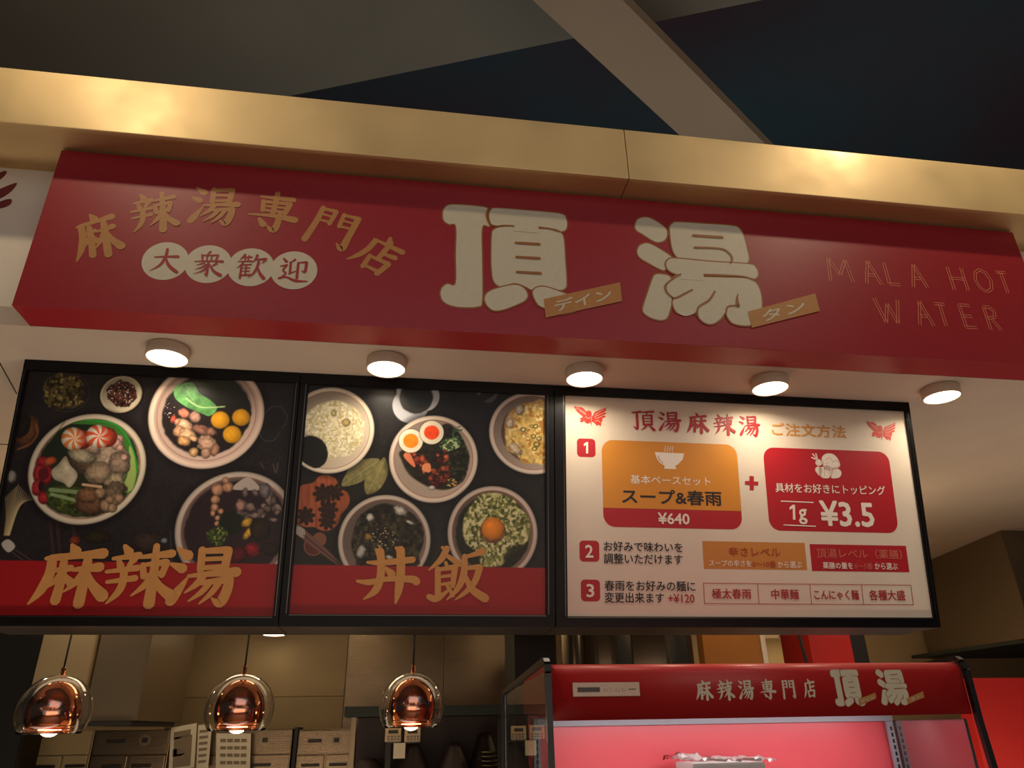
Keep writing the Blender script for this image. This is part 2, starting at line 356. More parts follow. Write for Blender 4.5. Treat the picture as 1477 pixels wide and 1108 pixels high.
# ================================================================== the big red sign
sg = thing('shop_sign', 'long red box sign with large cream characters and gold lettering under the gold beam', 'sign', (.3*S, S, ZS))
xl, xr = -.5717*S, 1.1456*S; zb, zt = ZS, CAMZ+.8565*S
bmobj('sign_box', box_bm((xl, S, zb+.001), (xr, YW-.001, zt), .002), M_signred, sg)
E0 = .0012
def Z3(x, y): return SIGN_PL.uv(620+x*.196344, 280+y*.196344)
def Z4(x, y): return SIGN_PL.uv(900+x*.203114, 300+y*.203114)
def pts(s): return [tuple(float(q) for q in p.split(',')) for p in s.split()]
TING = dict(pieces=[
  '150,80 250,82 395,97 424,113 413,150 418,195 435,228 432,238 382,248 383,500 383,785 352,826 270,832 180,825 108,795 80,745 88,695 128,662 190,659 192,450 193,237 140,222 103,192 97,140 112,100',
  '436,155 450,118 490,106 720,123 955,146 998,178 1006,235 990,268 955,274 890,262 700,262 480,238 446,205',
  '456,310 468,268 530,244 700,238 900,262 958,285 982,335 992,480 1002,660 985,698 955,706 905,695 850,683 790,684 745,703 700,680 620,655 520,680 470,640 456,560 452,450',
  '403,775 420,732 480,700 610,670 682,688 716,740 700,780 650,808 540,850 470,856 424,824',
  '756,730 782,692 850,686 980,730 1090,775 1080,850 960,880 840,838 790,808'],
  lines=['430,108,9 413,160,9 436,216,9 480,238,9 545,234,8 613,238,12', '802,251,13 880,258,12 950,282,9', '632,362,20 802,372,22', '636,466,20 804,476,22', '640,576,20 812,586,22'], patches=['618,222 798,236 798,290 618,275'])
TANG = dict(pieces=[
  '80,130 96,86 150,68 210,86 288,140 306,182 290,226 250,243 208,234 130,185 90,160',
  '95,310 112,270 160,253 222,276 330,345 345,380 290,440 250,432 180,395 112,352',
  '205,500 224,476 270,474 330,498 345,600 343,645 325,725 300,785 250,797 180,775 138,740 138,700 170,600',
  '325,150 342,116 382,104 580,116 770,130 822,155 850,212 870,290 884,362 866,394 800,402 600,392 430,380 372,346 340,280',
  '400,470 335,520 302,560 312,602 350,642 345,682 372,740 430,770 490,756 522,728 532,780 580,820 630,823 682,790 718,748 742,790 782,824 885,836 960,790 976,700 966,600 930,530 860,480 600,460',
  '298,410 310,376 360,362 600,385 880,403 930,425 948,465 930,503 860,492 700,488 500,482 385,474 322,450'],
  lines=['490,200,20 695,213,20', '500,285,16 680,293,14 740,322,14 765,360,14 755,398,12', '568,478,15 700,482,14 850,492,12 928,520,11', '482,585,12 430,612,14 375,640,14 345,645,12', '642,598,14 600,660,16 530,705,14 514,750,12', '722,748,12 736,705,12 805,697,12', '808,612,5 800,650,16 806,698,30', '400,474,10 335,515,12 292,555,12 305,605,12 348,645,12'], patches=['405,440 566,450 562,520 398,510'])
def giant(defn, fn, prefix_label, parent, pl, off, k=1.0):
    g = Print(pl, off); w = Print(pl, off+.0024*k); Ls = []
    dlt = abs(fn(100, 100)[0]-fn(110.5, 100)[0])
    n = 0
    for i, s in enumerate(defn['pieces']):
        P = [fn(*q) for q in resample(pts(s), 4, True)]
        g.poly(grow(P, dlt), off=i*.0006*k); w.poly(P, off=i*.0006*k-.0009*k); n = i
    for s in defn['patches']: w.poly([fn(*q) for q in pts(s)], off=(n+.6)*.0006*k-.0009*k)
    for s in defn['lines']:
        Q = pts(s); P = [(*fn(x, y), abs(fn(x, y)[0]-fn(x+wd, y)[0])) for x, y, wd in Q]
        l = Print(pl, off+.0024*k); l.stroke(P, off=(n+1)*.0006*k); Ls.append(l)
    g.build('outline', M_golddk, parent, 'dark gold outline of the character '+prefix_label)
    w.build('character', M_cream, parent, 'large cream character '+prefix_label)
    for l in Ls: l.build('stroke_line', M_golddk, parent)
giant(TING, Z3, '頂', sg, SIGN_PL, E0)
giant(TANG, Z4, '湯', sg, SIGN_PL, E0)
def tagstrip(corn, body, parent, pl, off, ink):
    t = Print(pl, off); t.poly(corn); o = t.build('name_strip', M_gold, parent, 'gold strip reading '+body)
    tl, tr, br, bl = [np.array(c) for c in corn]
    ex, ey = tr-tl, bl-tl
    a, b, c, d = ink
    type_on(pl, body, None, off+.0012, M_cream, o, .02, corners=(tl+ex*a+ey*b, tl+ex*c+ey*b, tl+ex*a+ey*d))
tagstrip([Z3(835, 775), Z3(1395, 652), Z3(1410, 790), Z3(850, 912)], 'デイン', sg, SIGN_PL, E0+.007, (.13, .2, .86, .82))
tagstrip([Z4(875, 740), Z4(1355, 610), Z4(1388, 735), Z4(905, 855)], 'タン', sg, SIGN_PL, E0+.007, (.18, .2, .8, .85))
# arched gold line, white discs
for ch, (cx, cy), (wx, hy), rot in (('麻', (138, 340), (70, 66), .35), ('辣', (221, 306), (68, 56), .2), ('湯', (309, 297), (70, 54), .02), ('専', (394, 306), (70, 56), -.1), ('門', (479, 329), (72, 56), -.3), ('店', (545, 367), (66, 58), -.55)):
    c = SIGN_PL.uv(cx, cy); ww = abs(SIGN_PL.uv(cx+wx/2, cy)[0]-SIGN_PL.uv(cx-wx/2, cy)[0]); hh = abs(SIGN_PL.uv(cx, cy+hy/2)[1]-SIGN_PL.uv(cx, cy-hy/2)[1])
    arc = Print(SIGN_PL, E0); brush(arc, ch, (c[0]-ww/2, c[1]-hh/2, c[0]+ww/2, c[1]+hh/2), 1.4, rot)
    arc.build('character', M_gold, sg, 'gold brush character '+ch)
for i, (ch, x, y) in enumerate((('大', 238.5, 376.5), ('衆', 300.5, 381), ('歓', 362, 385.5), ('迎', 424, 390))):
    c = SIGN_PL.uv(x, y); r = abs(SIGN_PL.uv(x+34, y)[0]-SIGN_PL.uv(x-34, y)[0])/2; rv = abs(SIGN_PL.uv(x, y+27.5)[1]-SIGN_PL.uv(x, y-27.5)[1])/2
    d = Print(SIGN_PL, E0+i*.0004); d.poly([(c[0]+r*math.cos(a*PI/24), c[1]+rv*math.sin(a*PI/24)) for a in range(48)])
    o = d.build('disc', M_cream, sg, 'cream disc with the red character '+ch)
    b = Print(SIGN_PL, E0+.003); brush(b, ch, (c[0]-r*.63, c[1]-rv*.66, c[0]+r*.63, c[1]+rv*.66), 1.15); b.build('character', M_redprint, o)
# thin double line latin lettering
LAT = {'M': ['0,100 12,0 50,70 88,0 100,100'], 'A': ['0,100 45,0 100,100', '22,62 74,62'], 'L': ['8,0 8,96 90,96'], 'H': ['8,0 8,100', '92,0 92,100', '8,50 92,50'],
       'O': ['50,0 85,14 100,50 85,86 50,100 15,86 0,50 15,14 50,0'], 'T': ['0,4 100,4', '50,4 50,100'], 'W': ['0,0 25,100 50,20 75,100 100,0'], 'E': ['90,4 8,4 8,96 90,96', '8,50 80,50'], 'R': ['8,100 8,4 60,4 90,20 80,46 8,52', '45,52 95,100']}
def Z7(x, y): return SIGN_PL.uv(1180+x*.201083, 350+y*.201083)
for ch, x0, y0, x1, y1 in (('M', 50, 115, 250, 285), ('A', 305, 130, 455, 300), ('L', 462, 145, 600, 310), ('A', 635, 155, 785, 325), ('H', 915, 175, 1085, 345), ('O', 1100, 192, 1268, 358), ('T', 1270, 205, 1395, 365),
                           ('W', 400, 400, 615, 582), ('A', 680, 420, 830, 597), ('T', 830, 432, 955, 600), ('E', 1000, 440, 1150, 620), ('R', 1175, 455, 1315, 630)):
    a, b = Z7(x0, y0), Z7(x1, y1); lt = Print(SIGN_PL, E0)
    for pl_ in LAT[ch]:
        P = [(a[0]+(b[0]-a[0])*x/100, a[1]+(b[1]-a[1])*y/100) for x, y in pts(pl_)]
        for sgn in (-1, 1):
            for (x0_, y0_), (x1_, y1_) in zip(P[:-1], P[1:]):
                n = math.hypot(x1_-x0_, y1_-y0_); ox, oy = -(y1_-y0_)/n*.0062*sgn, (x1_-x0_)/n*.0062*sgn
                lt.stroke([(x0_+ox, y0_+oy, .0034), (x1_+ox, y1_+oy, .0034)])
    lt.build('character', M_salmon, sg, 'thin copper double line letter '+ch)
# dark red feather emblem on the wall left of the sign
WALL_PL = Plane((0, YW, CAMZ), (1, 0, 0), (0, 0, 1))
fe = thing('wing_emblem', 'dark red feathered wing print on the pale wall, cut by the left edge', 'emblem', WALL_PL.p(*WALL_PL.uv(0, 280)))
for s in ('-60,262 -20,258 4,247 10,249 2,258 -20,272 -60,280', '-60,284 -20,280 6,270 22,264 24,267 12,280 -10,290 -60,298', '-60,302 -10,294 8,288 17,288 14,296 -4,302 -60,312'):
    f = Print(WALL_PL, .001); f.poly([WALL_PL.uv(*q) for q in resample(pts(s), 3, True)]); f.build('feather', mat('maroon_print', (120, 44, 40), .6), fe)

# ================================================================== downlights
zl = ZS-.05; yl = (zl-CAMZ)/.4915
def downlight():
    t = thing('downlight', '', 'downlight', (0, 0, 0), 'surface downlights along the soffit')
    lathe('housing', [(.001, .05), (.084, .05), (.086, .046), (.087, .003), (.085, 0), (.080, 0), (.079, .004)], M_lring, (0, 0, 0), t)
    lathe('diffuser', [(.079, .003), (.05, .0022), (.001, .002)], M_lens, (0, 0, 0), t)
    return t
dl0 = downlight()
locs = [(-.3464, 'leftmost downlight on the soffit, above the noodle soup poster'), (-.0343, 'second downlight from the left, above the rice bowl poster'), (.2712, 'third downlight from the left, above the left corner of the order board'),
        (.5799, 'fourth downlight from the left, above the right half of the order board'), (.8869, 'rightmost downlight, on the soffit beyond the order board')]
for i, (k, lb) in enumerate(locs):
    L = (k*yl, yl, zl)
    if i == 0: dl0.location = L; dl0['label'] = lb; WL[dl0.name] = Vector(L)
    else: dup(dl0, L, lb)
    area('downlight_beam', (L[0], L[1], L[2]-.006), (0, .0, -1), .13, .13, 3.1, (1, .86, .67), 165, 'DISK')

# ================================================================== menu boards
Yt = 1.176*S; TILT = math.radians(9.7); Zt = CAMZ+.4795*Yt
BV = Vector((0, -math.sin(TILT), math.cos(TILT)))
FR_PL = Plane((0, Yt, Zt), (1, 0, 0), BV)                     # front of the frames
PO_PL = Plane(FR_PL.p(0, 0, -.014), (1, 0, 0), BV)            # the printed sheets
HB = abs(FR_PL.uv(1358, 905)[1])                              # height of the boards
UB = [FR_PL.uv(35, 517)[0], (FR_PL.uv(427, 600)[0]+FR_PL.uv(405, 880)[0])/2, (FR_PL.uv(798, 600)[0]+FR_PL.uv(803, 880)[0])/2, (FR_PL.uv(1314, 600)[0]+FR_PL.uv(1358, 900)[0])/2]
YBK = (FR_PL.p(0, -HB).z-CAMZ)/.1124
def board(i, name, label, inner):
    u0, u1 = UB[i]+.002, UB[i+1]-.002
    t = thing(name, label, 'menu board', FR_PL.p((u0+u1)/2, -HB))
    iu0, iv0, iu1, iv1 = inner                                # visible sheet
    fb, ft = FR_PL.p(0, -HB), FR_PL.p(0, 0)
    c0 = FR_PL.p(0, -HB, -.02); c1 = FR_PL.p(0, 0, -.02)
    hexa('case', [(u0, c0.y, fb.z), (u1, c0.y, fb.z), (u1, YBK, fb.z), (u0, YBK, fb.z)], [(u0, c1.y, min(c1.z, ZS-.002)), (u1, c1.y, min(c1.z, ZS-.002)), (u1, YBK, ZS-.002), (u0, YBK, ZS-.002)], M_case, t)
    def bar(a, b, c, d, nm='frame_bar', m=M_black, o0=-.0195, o1=0):
        P = lambda o: [FR_PL.p(a, b, o), FR_PL.p(c, b, o), FR_PL.p(c, d, o), FR_PL.p(a, d, o)]
        return hexa(nm, P(o0), P(o1), m, t, .0015)
    bar(u0, iv1, u1, 0); bar(u0, -HB, u1, iv0); bar(u0, iv0+.0005, iu0, iv1-.0005); bar(iu1, iv0+.0005, u1, iv1-.0005)
    w = .004                                                  # thin metal lips
    for a, b, c, d in ((iu0-.012, iv0, iu0-.012+w, iv1), (iu1+.012-w, iv0, iu1+.012, iv1), (iu0, iv0-.006, iu1, iv0-.006+w)):
        bar(a, b, c, d, 'metal_lip', M_trimal, .0002, .004)
    return t
def inner(tl, br, l=None):
    a, b = PO_PL.uv(*tl), PO_PL.uv(*br); return (a[0], b[1], b[0], a[1])
IN1 = list(inner((42, 534), (394, 889))); IN1[2] = (PO_PL.uv(410.9, 707)[0]+PO_PL.uv(394, 889)[0])/2; IN1[3] = PO_PL.uv(300, 547)[1]; IN1[0] = PO_PL.uv(42, 534)[0]
IN2 = list(inner((443.7, 565.5), (788.5, 887))); IN2[0] = (PO_PL.uv(443.7, 566)[0]+PO_PL.uv(417.8, 888)[0])/2; IN2[2] = (PO_PL.uv(784.8, 568)[0]+PO_PL.uv(788.5, 887)[0])/2; IN2[3] = PO_PL.uv(600, 562)[1]
IN3 = list(inner((812.8, 570.8), (1342.5, 891))); IN3[0] = (PO_PL.uv(812.8, 571)[0]+PO_PL.uv(820, 888)[0])/2; IN3[2] = (PO_PL.uv(1306, 596)[0]+PO_PL.uv(1342, 890)[0])/2
b1 = board(0, 'menu_board', 'dark framed menu board with three noodle soup bowls and the gold lettering 麻辣湯, leftmost', IN1)
b2 = board(1, 'menu_board', 'dark framed menu board with five rice bowls and the gold lettering 丼飯, in the middle', IN2)
b3 = board(2, 'menu_board', 'white order board with orange and red price cards, rightmost of the three menu boards', IN3)

# ---- printed food sheets: a painter that colours a fine grid lying in the board
def vnoise(x, y, seed, oct_=3):
    out = 0; amp = 1; tot = 0
    for o in range(oct_):
        rs = np.random.RandomState(seed+o*17); T = rs.rand(64, 64)
        xi, yi = np.floor(x).astype(int), np.floor(y).astype(int); fx, fy = x-xi, y-yi; fx = fx*fx*(3-2*fx); fy = fy*fy*(3-2*fy)
        g = lambda i, j: T[i % 64, j % 64]
        out = out+amp*((g(xi, yi)*(1-fx)+g(xi+1, yi)*fx)*(1-fy)+(g(xi, yi+1)*(1-fx)+g(xi+1, yi+1)*fx)*fy); tot += amp; amp *= .5; x = x*2.03+5; y = y*2.03+9
    return out/tot
class Sheet:
    def __init__(s, inn, nx, ny):
        s.inn = inn; s.nx, s.ny = nx, ny
        U, V = np.meshgrid(np.linspace(inn[0], inn[2], nx), np.linspace(inn[3], inn[1], ny)); s.U, s.V = U.ravel(), V.ravel()
        P = np.array(PO_PL.O)[None]+s.U[:, None]*np.array(PO_PL.U)+s.V[:, None]*np.array(PO_PL.V); s.P = P
        Q = P-np.array(CAM); w = Q@np.array(_f); s.X = 738.5+FPX*(Q@np.array(_r))/w; s.Y = 554-FPX*(Q@np.array(_u))/w     # layout grid of the artwork
        s.C = np.zeros((len(s.X), 3))
    def mix(s, mask, col, a=1.0):
        c = np.array(col, float) if not isinstance(col, np.ndarray) or col.ndim == 1 else col
        m = (np.clip(mask, 0, 1)*a)[:, None]; s.C = s.C*(1-m)+c*m
    def n(s, sc, seed, o=3, dx=0): return vnoise((s.X+dx)/sc+100, s.Y/sc+100, seed, o)
    def ell(s, cx, cy, rx, ry, ang=0, wob=0, seed=1, sc=8):
        dx, dy = s.X-cx, s.Y-cy; c, si = math.cos(math.radians(ang)), math.sin(math.radians(ang))
        x, y = dx*c+dy*si, -dx*si+dy*c; d = np.sqrt((x/rx)**2+(y/ry)**2)
        if wob: d = d+(s.n(sc, seed)-.5)*wob
        return d
    def edge(s, d, r=1, soft=.03): return np.clip((r-d)/soft+.5, 0, 1)
    def pg(s, p, soft=1.0):
        P = np.array(resample(pts(p) if isinstance(p, str) else p, 5, True)); x, y = s.X, s.Y
        ins = np.zeros(len(x), bool); dist = np.full(len(x), 1e9)
        bb = (x > P[:, 0].min()-3) & (x < P[:, 0].max()+3) & (y > P[:, 1].min()-3) & (y < P[:, 1].max()+3)
        xs, ys = x[bb], y[bb]; i_ = np.zeros(len(xs), bool); d_ = np.full(len(xs), 1e9)
        for k in range(len(P)):
            x0, y0 = P[k-1]; x1, y1 = P[k]
            if y0 != y1:
                c = ((y0 > ys) != (y1 > ys)) & (xs < (x1-x0)*(ys-y0)/(y1-y0)+x0); i_ ^= c
            L2 = (x1-x0)**2+(y1-y0)**2+1e-9; t = np.clip(((xs-x0)*(x1-x0)+(ys-y0)*(y1-y0))/L2, 0, 1)
            d_ = np.minimum(d_, np.hypot(xs-x0-t*(x1-x0), ys-y0-t*(y1-y0)))
        m = np.zeros(len(x)); sd = np.where(i_, d_, -d_); m[bb] = np.clip(sd/soft+.5, 0, 1)
        s.depth = np.zeros(len(x)); s.depth[bb] = np.where(i_, d_, 0); return m
    def line(s, p, w, soft=1.0):
        P = pts(p); P = resample(P, 6) if len(P) > 2 else P; d = np.full(len(s.X), 1e9)
        for (x0, y0), (x1, y1) in zip(P[:-1], P[1:]):
            L2 = (x1-x0)**2+(y1-y0)**2+1e-9; t = np.clip(((s.X-x0)*(x1-x0)+(s.Y-y0)*(y1-y0))/L2, 0, 1)
            d = np.minimum(d, np.hypot(s.X-x0-t*(x1-x0), s.Y-y0-t*(y1-y0)))
        return np.clip((w/2-d)/soft+.5, 0, 1)
    def blob(s, cx, cy, rx, ry, col, ang=0, wob=.42, seed=1, sc=5, dark=.5, tex=.4, hi=0):
        d = s.ell(cx, cy, rx, ry, ang, wob, seed, sc); m = s.edge(d, 1, 2.0/max(min(rx, ry), 2))
        dx, dy = (s.X-cx)/rx, (s.Y-cy)/ry
        sh = 1-dark*np.clip(d, 0, 1)**2.2-.10*(dx+dy)*.7+tex*(s.n(3.2, seed+5)-.5)
        if hi: sh = sh+hi*np.clip(1-s.ell(cx-rx*.3, cy-ry*.35, rx*.35, ry*.3), 0, 1)
        s.mix(m, np.array(col)[None]*np.clip(sh, 0.1, 1.4)[:, None])
    def bowl(s, L, R, T, B, rim=(216, 198, 176), inn=(182, 160, 140), soup=(40, 26, 24), rs=.86, ring=.9):
        l, r, t, b = [PO_PL.uv(*q) for q in (L, R, T, B)]
        cu, cv = (l[0]+r[0])/2, (t[1]+b[1])/2; ru, rv = (r[0]-l[0])/2, (t[1]-b[1])/2
        d = np.sqrt(((s.U-cu)/ru)**2+((s.V-cv)/rv)**2); sft = .018
        s.mix(s.edge(d, 1.07, .16), (12, 9, 10), .6)
        rimc = np.array(rim)[None]*(1-.5*np.clip((d-.93)/.07, 0, 1)[:, None]**3)
        s.mix(s.edge(d, 1, sft), rimc)
        shade = .86+.2*((s.U-cu)/ru*.5-(s.V-cv)/rv*.55)
        s.mix(s.edge(d, .9, .03), np.array(inn)[None]*shade[:, None])
        s.mix(s.edge(np.abs(d-ring+.01), .008, .01), (150, 86, 72), .6)
        if soup is not None: s.mix(s.edge(d+(s.n(12, 3)-.5)*.05, rs, .04), soup)
        s.bd = d; return d
    def speck(s, mask, cols, sc, seed, thr=.5, soft=.12, a=1):
        for k, c in enumerate(cols): s.mix(mask*np.clip((s.n(sc, seed+k*7, 2, k*31)-thr)/soft, 0, 1), c, a)
    def build(s, parent, label):
        nx, ny = s.nx, s.ny; idx = np.arange(nx*ny).reshape(ny, nx)
        F = np.stack([idx[1:, :-1], idx[1:, 1:], idx[:-1, 1:], idx[:-1, :-1]], -1).reshape(-1, 4)
        me = bpy.data.meshes.new('poster'); base = WL[parent.name]
        me.vertices.add(nx*ny); me.vertices.foreach_set('co', (s.P-np.array(base)).astype(np.float32).ravel())
        me.loops.add(F.size); me.loops.foreach_set('vertex_index', F.ravel().astype(np.int32))
        me.polygons.add(len(F)); me.polygons.foreach_set('loop_start', np.arange(0, F.size, 4, dtype=np.int32)); me.polygons.foreach_set('loop_total', np.full(len(F), 4, np.int32))
        me.update(calc_edges=True)
        c = np.clip(s.C/255, 0, 1); c = np.where(c <= .04045, c/12.92, ((c+.055)/1.055)**2.4)
        at_ = me.color_attributes.new('ink', 'FLOAT_COLOR', 'POINT'); at_.data.foreach_set('color', np.hstack([c, np.ones((len(c), 1))]).astype(np.float32).ravel())
        me.materials.append(M_ink); o = bpy.data.objects.new('poster', me); COL.objects.link(o); o.parent = parent; WL[o.name] = base
        return tag(o, label)
M_ink = mat('printed_ink', (255, 255, 255), .3); _n = M_ink.node_tree
_a = _n.nodes.new('ShaderNodeVertexColor'); _a.layer_name = 'ink'; _n.links.new(_a.outputs['Color'], _n.nodes['Principled BSDF'].inputs['Base Color'])
M_ink.node_tree.nodes['Principled BSDF'].inputs['Specular IOR Level'].default_value = .28

def paint1():
    s = Sheet(IN1, 500, 420); bgc = 30+10*s.n(40, 2)+14*(s.n(3, 9)-.5)
    s.C = np.stack([bgc*1.02, bgc*.86, bgc*.88], 1)
    Z = lambda x, y: (20+x*.2167, 530+y*.2167)
    # seeds
    m = s.edge(s.ell(92, 565, 29, 26, 0, .35, 4, 7), 1, .1); s.mix(m, (70, 58, 30)); s.speck(m, [(150, 132, 78), (96, 82, 40), (44, 36, 20)], 4.2, 11, .5, .1)
    s.mix(s.edge(np.abs(s.ell(95, 566, 34, 28)-1), .02, .03), (110, 104, 104), .3)
    # little dish of peppercorns
    s.bowl((144.6, 567), (205.3, 567), (176, 542), (171.7, 596), (196, 182, 148), (206, 194, 164), None, ring=.97)
    m = s.edge(s.ell(176, 568, 21, 19, 0, .3, 8, 6), 1, .1); s.mix(m, (64, 34, 28)); s.speck(m, [(26, 12, 12), (98, 58, 46)], 3, 21, .52, .08); s.speck(m, [(230, 214, 200)], 2.2, 33, .76, .04)
    # star spice left
    s.blob(40, 622, 16, 24, (112, 68, 42), 20, .3, 3); s.blob(33, 615, 10, 18, (38, 28, 24), 20, .2, 4)
    s.mix(s.line('52,612 54,626 44,640 26,648', 3), (140, 84, 54), .8)
    # dried roots, chopsticks bottom left
    for k in range(16):
        x0 = 6+k*.5; x1 = 8+k*2.6; s.mix(s.line('%f,772 %f,%f %f,%f' % (x0, x0+3+k*.8, 745-k, x1, 700+abs(k-7)*2.5), 1.5), (150+k*3, 128+k*3, 92+k*2), .75)
    s.blob(17, 688, 7, 9, (150, 140, 130), 0, .3, 5); s.mix(s.pg('2,785 12,778 22,788 12,797'), (168, 160, 148))
    s.mix(s.line('22,793 60,818', 2), (70, 52, 46)); s.mix(s.line('18,797 52,822', 2), (70, 52, 46))
    for x in (72, 82, 105): s.mix(s.line('%d,752 %d,812' % (x, x+6), 5), (70, 46, 40), .6)
    s.blob(108, 780, 8, 8, (120, 50, 34), 0, .3, 6); s.blob(215, 782, 26, 16, (58, 42, 38), 0, .3, 7, 5); s.blob(140, 775, 20, 9, (48, 38, 24), 0, .4, 9, 4)
    s.mix(s.line('246,765 247,812', 2), (110, 104, 104), .5); s.blob(237, 780, 5, 4, (120, 128, 130), 0, .1, 7, 5)
    # ---- soup bowl A
    d = s.bowl((38.4, 688), (211.7, 668), (128, 596.5), (116, 757.5), (206, 190, 166), (168, 150, 124), (40, 44, 26), .87)
    inm = s.edge(d, .9, .03)
    s.mix(s.pg([Z(*q) for q in pts('200,560 330,370 470,360 640,400 640,540 300,620 200,620')])*inm, (30, 38, 26))
    s.mix(s.pg([Z(*q) for q in pts('340,352 480,345 640,350 740,420 800,560 830,680 800,820 740,835 715,800 740,700 760,600 720,500 660,420 560,385 360,375')])*inm, (60, 112, 44))
    s.mix(s.pg([Z(*q) for q in pts('770,520 805,600 815,700 790,810 740,830 720,800 755,720 765,620')]), (150, 170, 92))
    s.mix(s.line('%f,%f %f,%f %f,%f %f,%f' % (*Z(480, 352), *Z(680, 385), *Z(790, 540), *Z(820, 700)), 2), (40, 150, 50))
    s.mix(s.line('%f,%f %f,%f' % (*Z(340, 362), *Z(230, 500)), 2), (120, 104, 60), .8)
    # beetroot / red lotus
    for (x, y, rx, ry) in ((200, 640, 55, 45), (170, 700, 42, 60), (160, 800, 40, 60), (200, 870, 40, 42), (225, 720, 35, 60)): s.blob(*Z(x, y), rx*.2167, ry*.2167, (168, 40, 48), 10, .25, int(x), 6)
    s.mix(s.edge(s.ell(*Z(200, 710), 8, 9, 0, .3)), (90, 22, 28)); s.mix(s.edge(s.ell(*Z(180, 790), 4, 7, 0, .3)), (44, 22, 22)); s.blob(*Z(240, 625), 10, 6, (190, 84, 44), -20, .3, 6)
    # greens bottom
    s.mix(s.pg([Z(*q) for q in pts('240,800 460,810 470,970 340,970 230,900')])*inm, (58, 66, 28)); s.speck(s.pg([Z(*q) for q in pts('240,820 460,830 450,960 340,965 250,900')])*inm, [(86, 96, 44), (40, 44, 20)], 5, 41)
    s.mix(s.line('%f,%f %f,%f' % (*Z(245, 815), *Z(480, 835)), 6), (118, 138, 88)); s.mix(s.line('%f,%f %f,%f' % (*Z(250, 845), *Z(430, 890)), 5), (126, 146, 96))
    # dumplings
    s.mix(s.pg([Z(*q) for q in pts('450,540 560,500 700,520 755,620 740,700 600,760 500,760 440,640')]), (150, 126, 104))
    s.blob(*Z(520, 640), 32, 20, (92, 72, 56), 10, .2, 31); s.blob(*Z(640, 610), 30, 26, (172, 148, 124), 30, .35, 12, 12); s.blob(*Z(570, 700), 20, 16, (164, 138, 110), -20, .3, 15, 9); s.blob(*Z(700, 640), 16, 18, (150, 126, 104), 0, .3, 16, 8)
    s.blob(*Z(455, 590), 21, 11, (176, 160, 130), 15, .3, 19, 10); s.blob(*Z(520, 540), 14, 8, (168, 140, 120), 20, .3, 18, 8)
    s.mix(s.pg([Z(*q) for q in pts('250,690 300,640 345,590 375,650 420,700 415,750 370,800 330,770 270,745')]), np.array((184, 170, 142))[None]*np.clip(.85+.5*(s.n(14, 55)-.5)+.03*s.depth.clip(0, 6), 0, 1.2)[:, None])
    for x, y, r in ((700, 480, 7), (685, 510, 8), (705, 535, 6), (735, 600, 5)): s.blob(*Z(x, y), r, r, (206, 158, 140), 0, .3, x)
    # mushrooms
    s.blob(*Z(520, 900), 25, 18, (108, 74, 52), 0, .25, 23, 5, tex=.5); s.blob(*Z(490, 850), 16, 12, (124, 86, 60), 0, .3, 24, 5, tex=.5); s.blob(*Z(670, 750), 17, 12, (162, 142, 112), -30, .5, 25, 4, tex=.5)
    s.blob(*Z(660, 830), 20, 14, (104, 86, 68), -30, .5, 26, 4, tex=.7)
    for x, y, r in ((575, 835, 8), (620, 920, 10), (680, 880, 8), (655, 935, 7), (700, 870, 7), (640, 880, 6)): s.blob(*Z(x, y), r, r, (166, 132, 100), 0, .1, x)
    s.mix(s.line('%f,%f %f,%f' % (*Z(460, 780), *Z(580, 795)), 4), (196, 154, 118))
    # striped fish balls
    for cx, cy, r, (o1, o2) in ((395, 475, 80, ((226, 130, 60), (232, 214, 186))), (560, 460, 82, ((232, 96, 56), (238, 222, 200)))):
        x, y = Z(cx, cy); r *= .2167; d_ = s.ell(x, y, r, r*.95); an = np.arctan2(s.Y-y, s.X-x-r*.1)+d_*.5
        st = (np.sin(an*7) > 0).astype(float); colr = np.where(st[:, None] > 0, np.array(o1)[None], np.array(o2)[None])*(1-.35*np.clip(d_, 0, 1)**3)[:, None]
        red = np.clip((s.X-x-r*.3)/r*1.4, 0, 1)[:, None]; colr = colr*(1-red*.85)+np.array((196, 64, 44))[None]*red*.85
        s.blob(x+r*.75, y+1, r*.8, r*.8, (176, 62, 42), 0, .1, 3); s.mix(s.edge(d_, 1, .08), colr)
    # ---- soup bowl B
    Z = lambda x, y: (200+x*.14895, 530+y*.14895)
    d = s.bowl((212.7, 603), (381.7, 596), (300, 521), (295.3, 677), (224, 196, 176), (214, 184, 166), (34, 26, 26), .76, .86)
    s.mix(s.edge(d, .76, .12)*np.clip((s.X-255)/70, 0, 1)*np.clip((600-s.Y)/40, 0, 1), (44, 48, 40))
    s.mix(s.pg([Z(*q) for q in pts('360,180 520,150 590,250 700,320 760,400 690,470 620,450 520,410 440,370 350,290')]), np.array((92, 152, 84))[None]*(.7+.6*s.n(7, 61))[:, None])
    s.mix(s.line('%f,%f %f,%f %f,%f' % (*Z(460, 300), *Z(600, 385), *Z(830, 380)), 2), (176, 204, 140)); s.mix(s.line('%f,%f %f,%f' % (*Z(470, 230), *Z(560, 370)), 1.2), (150, 190, 120), .7)
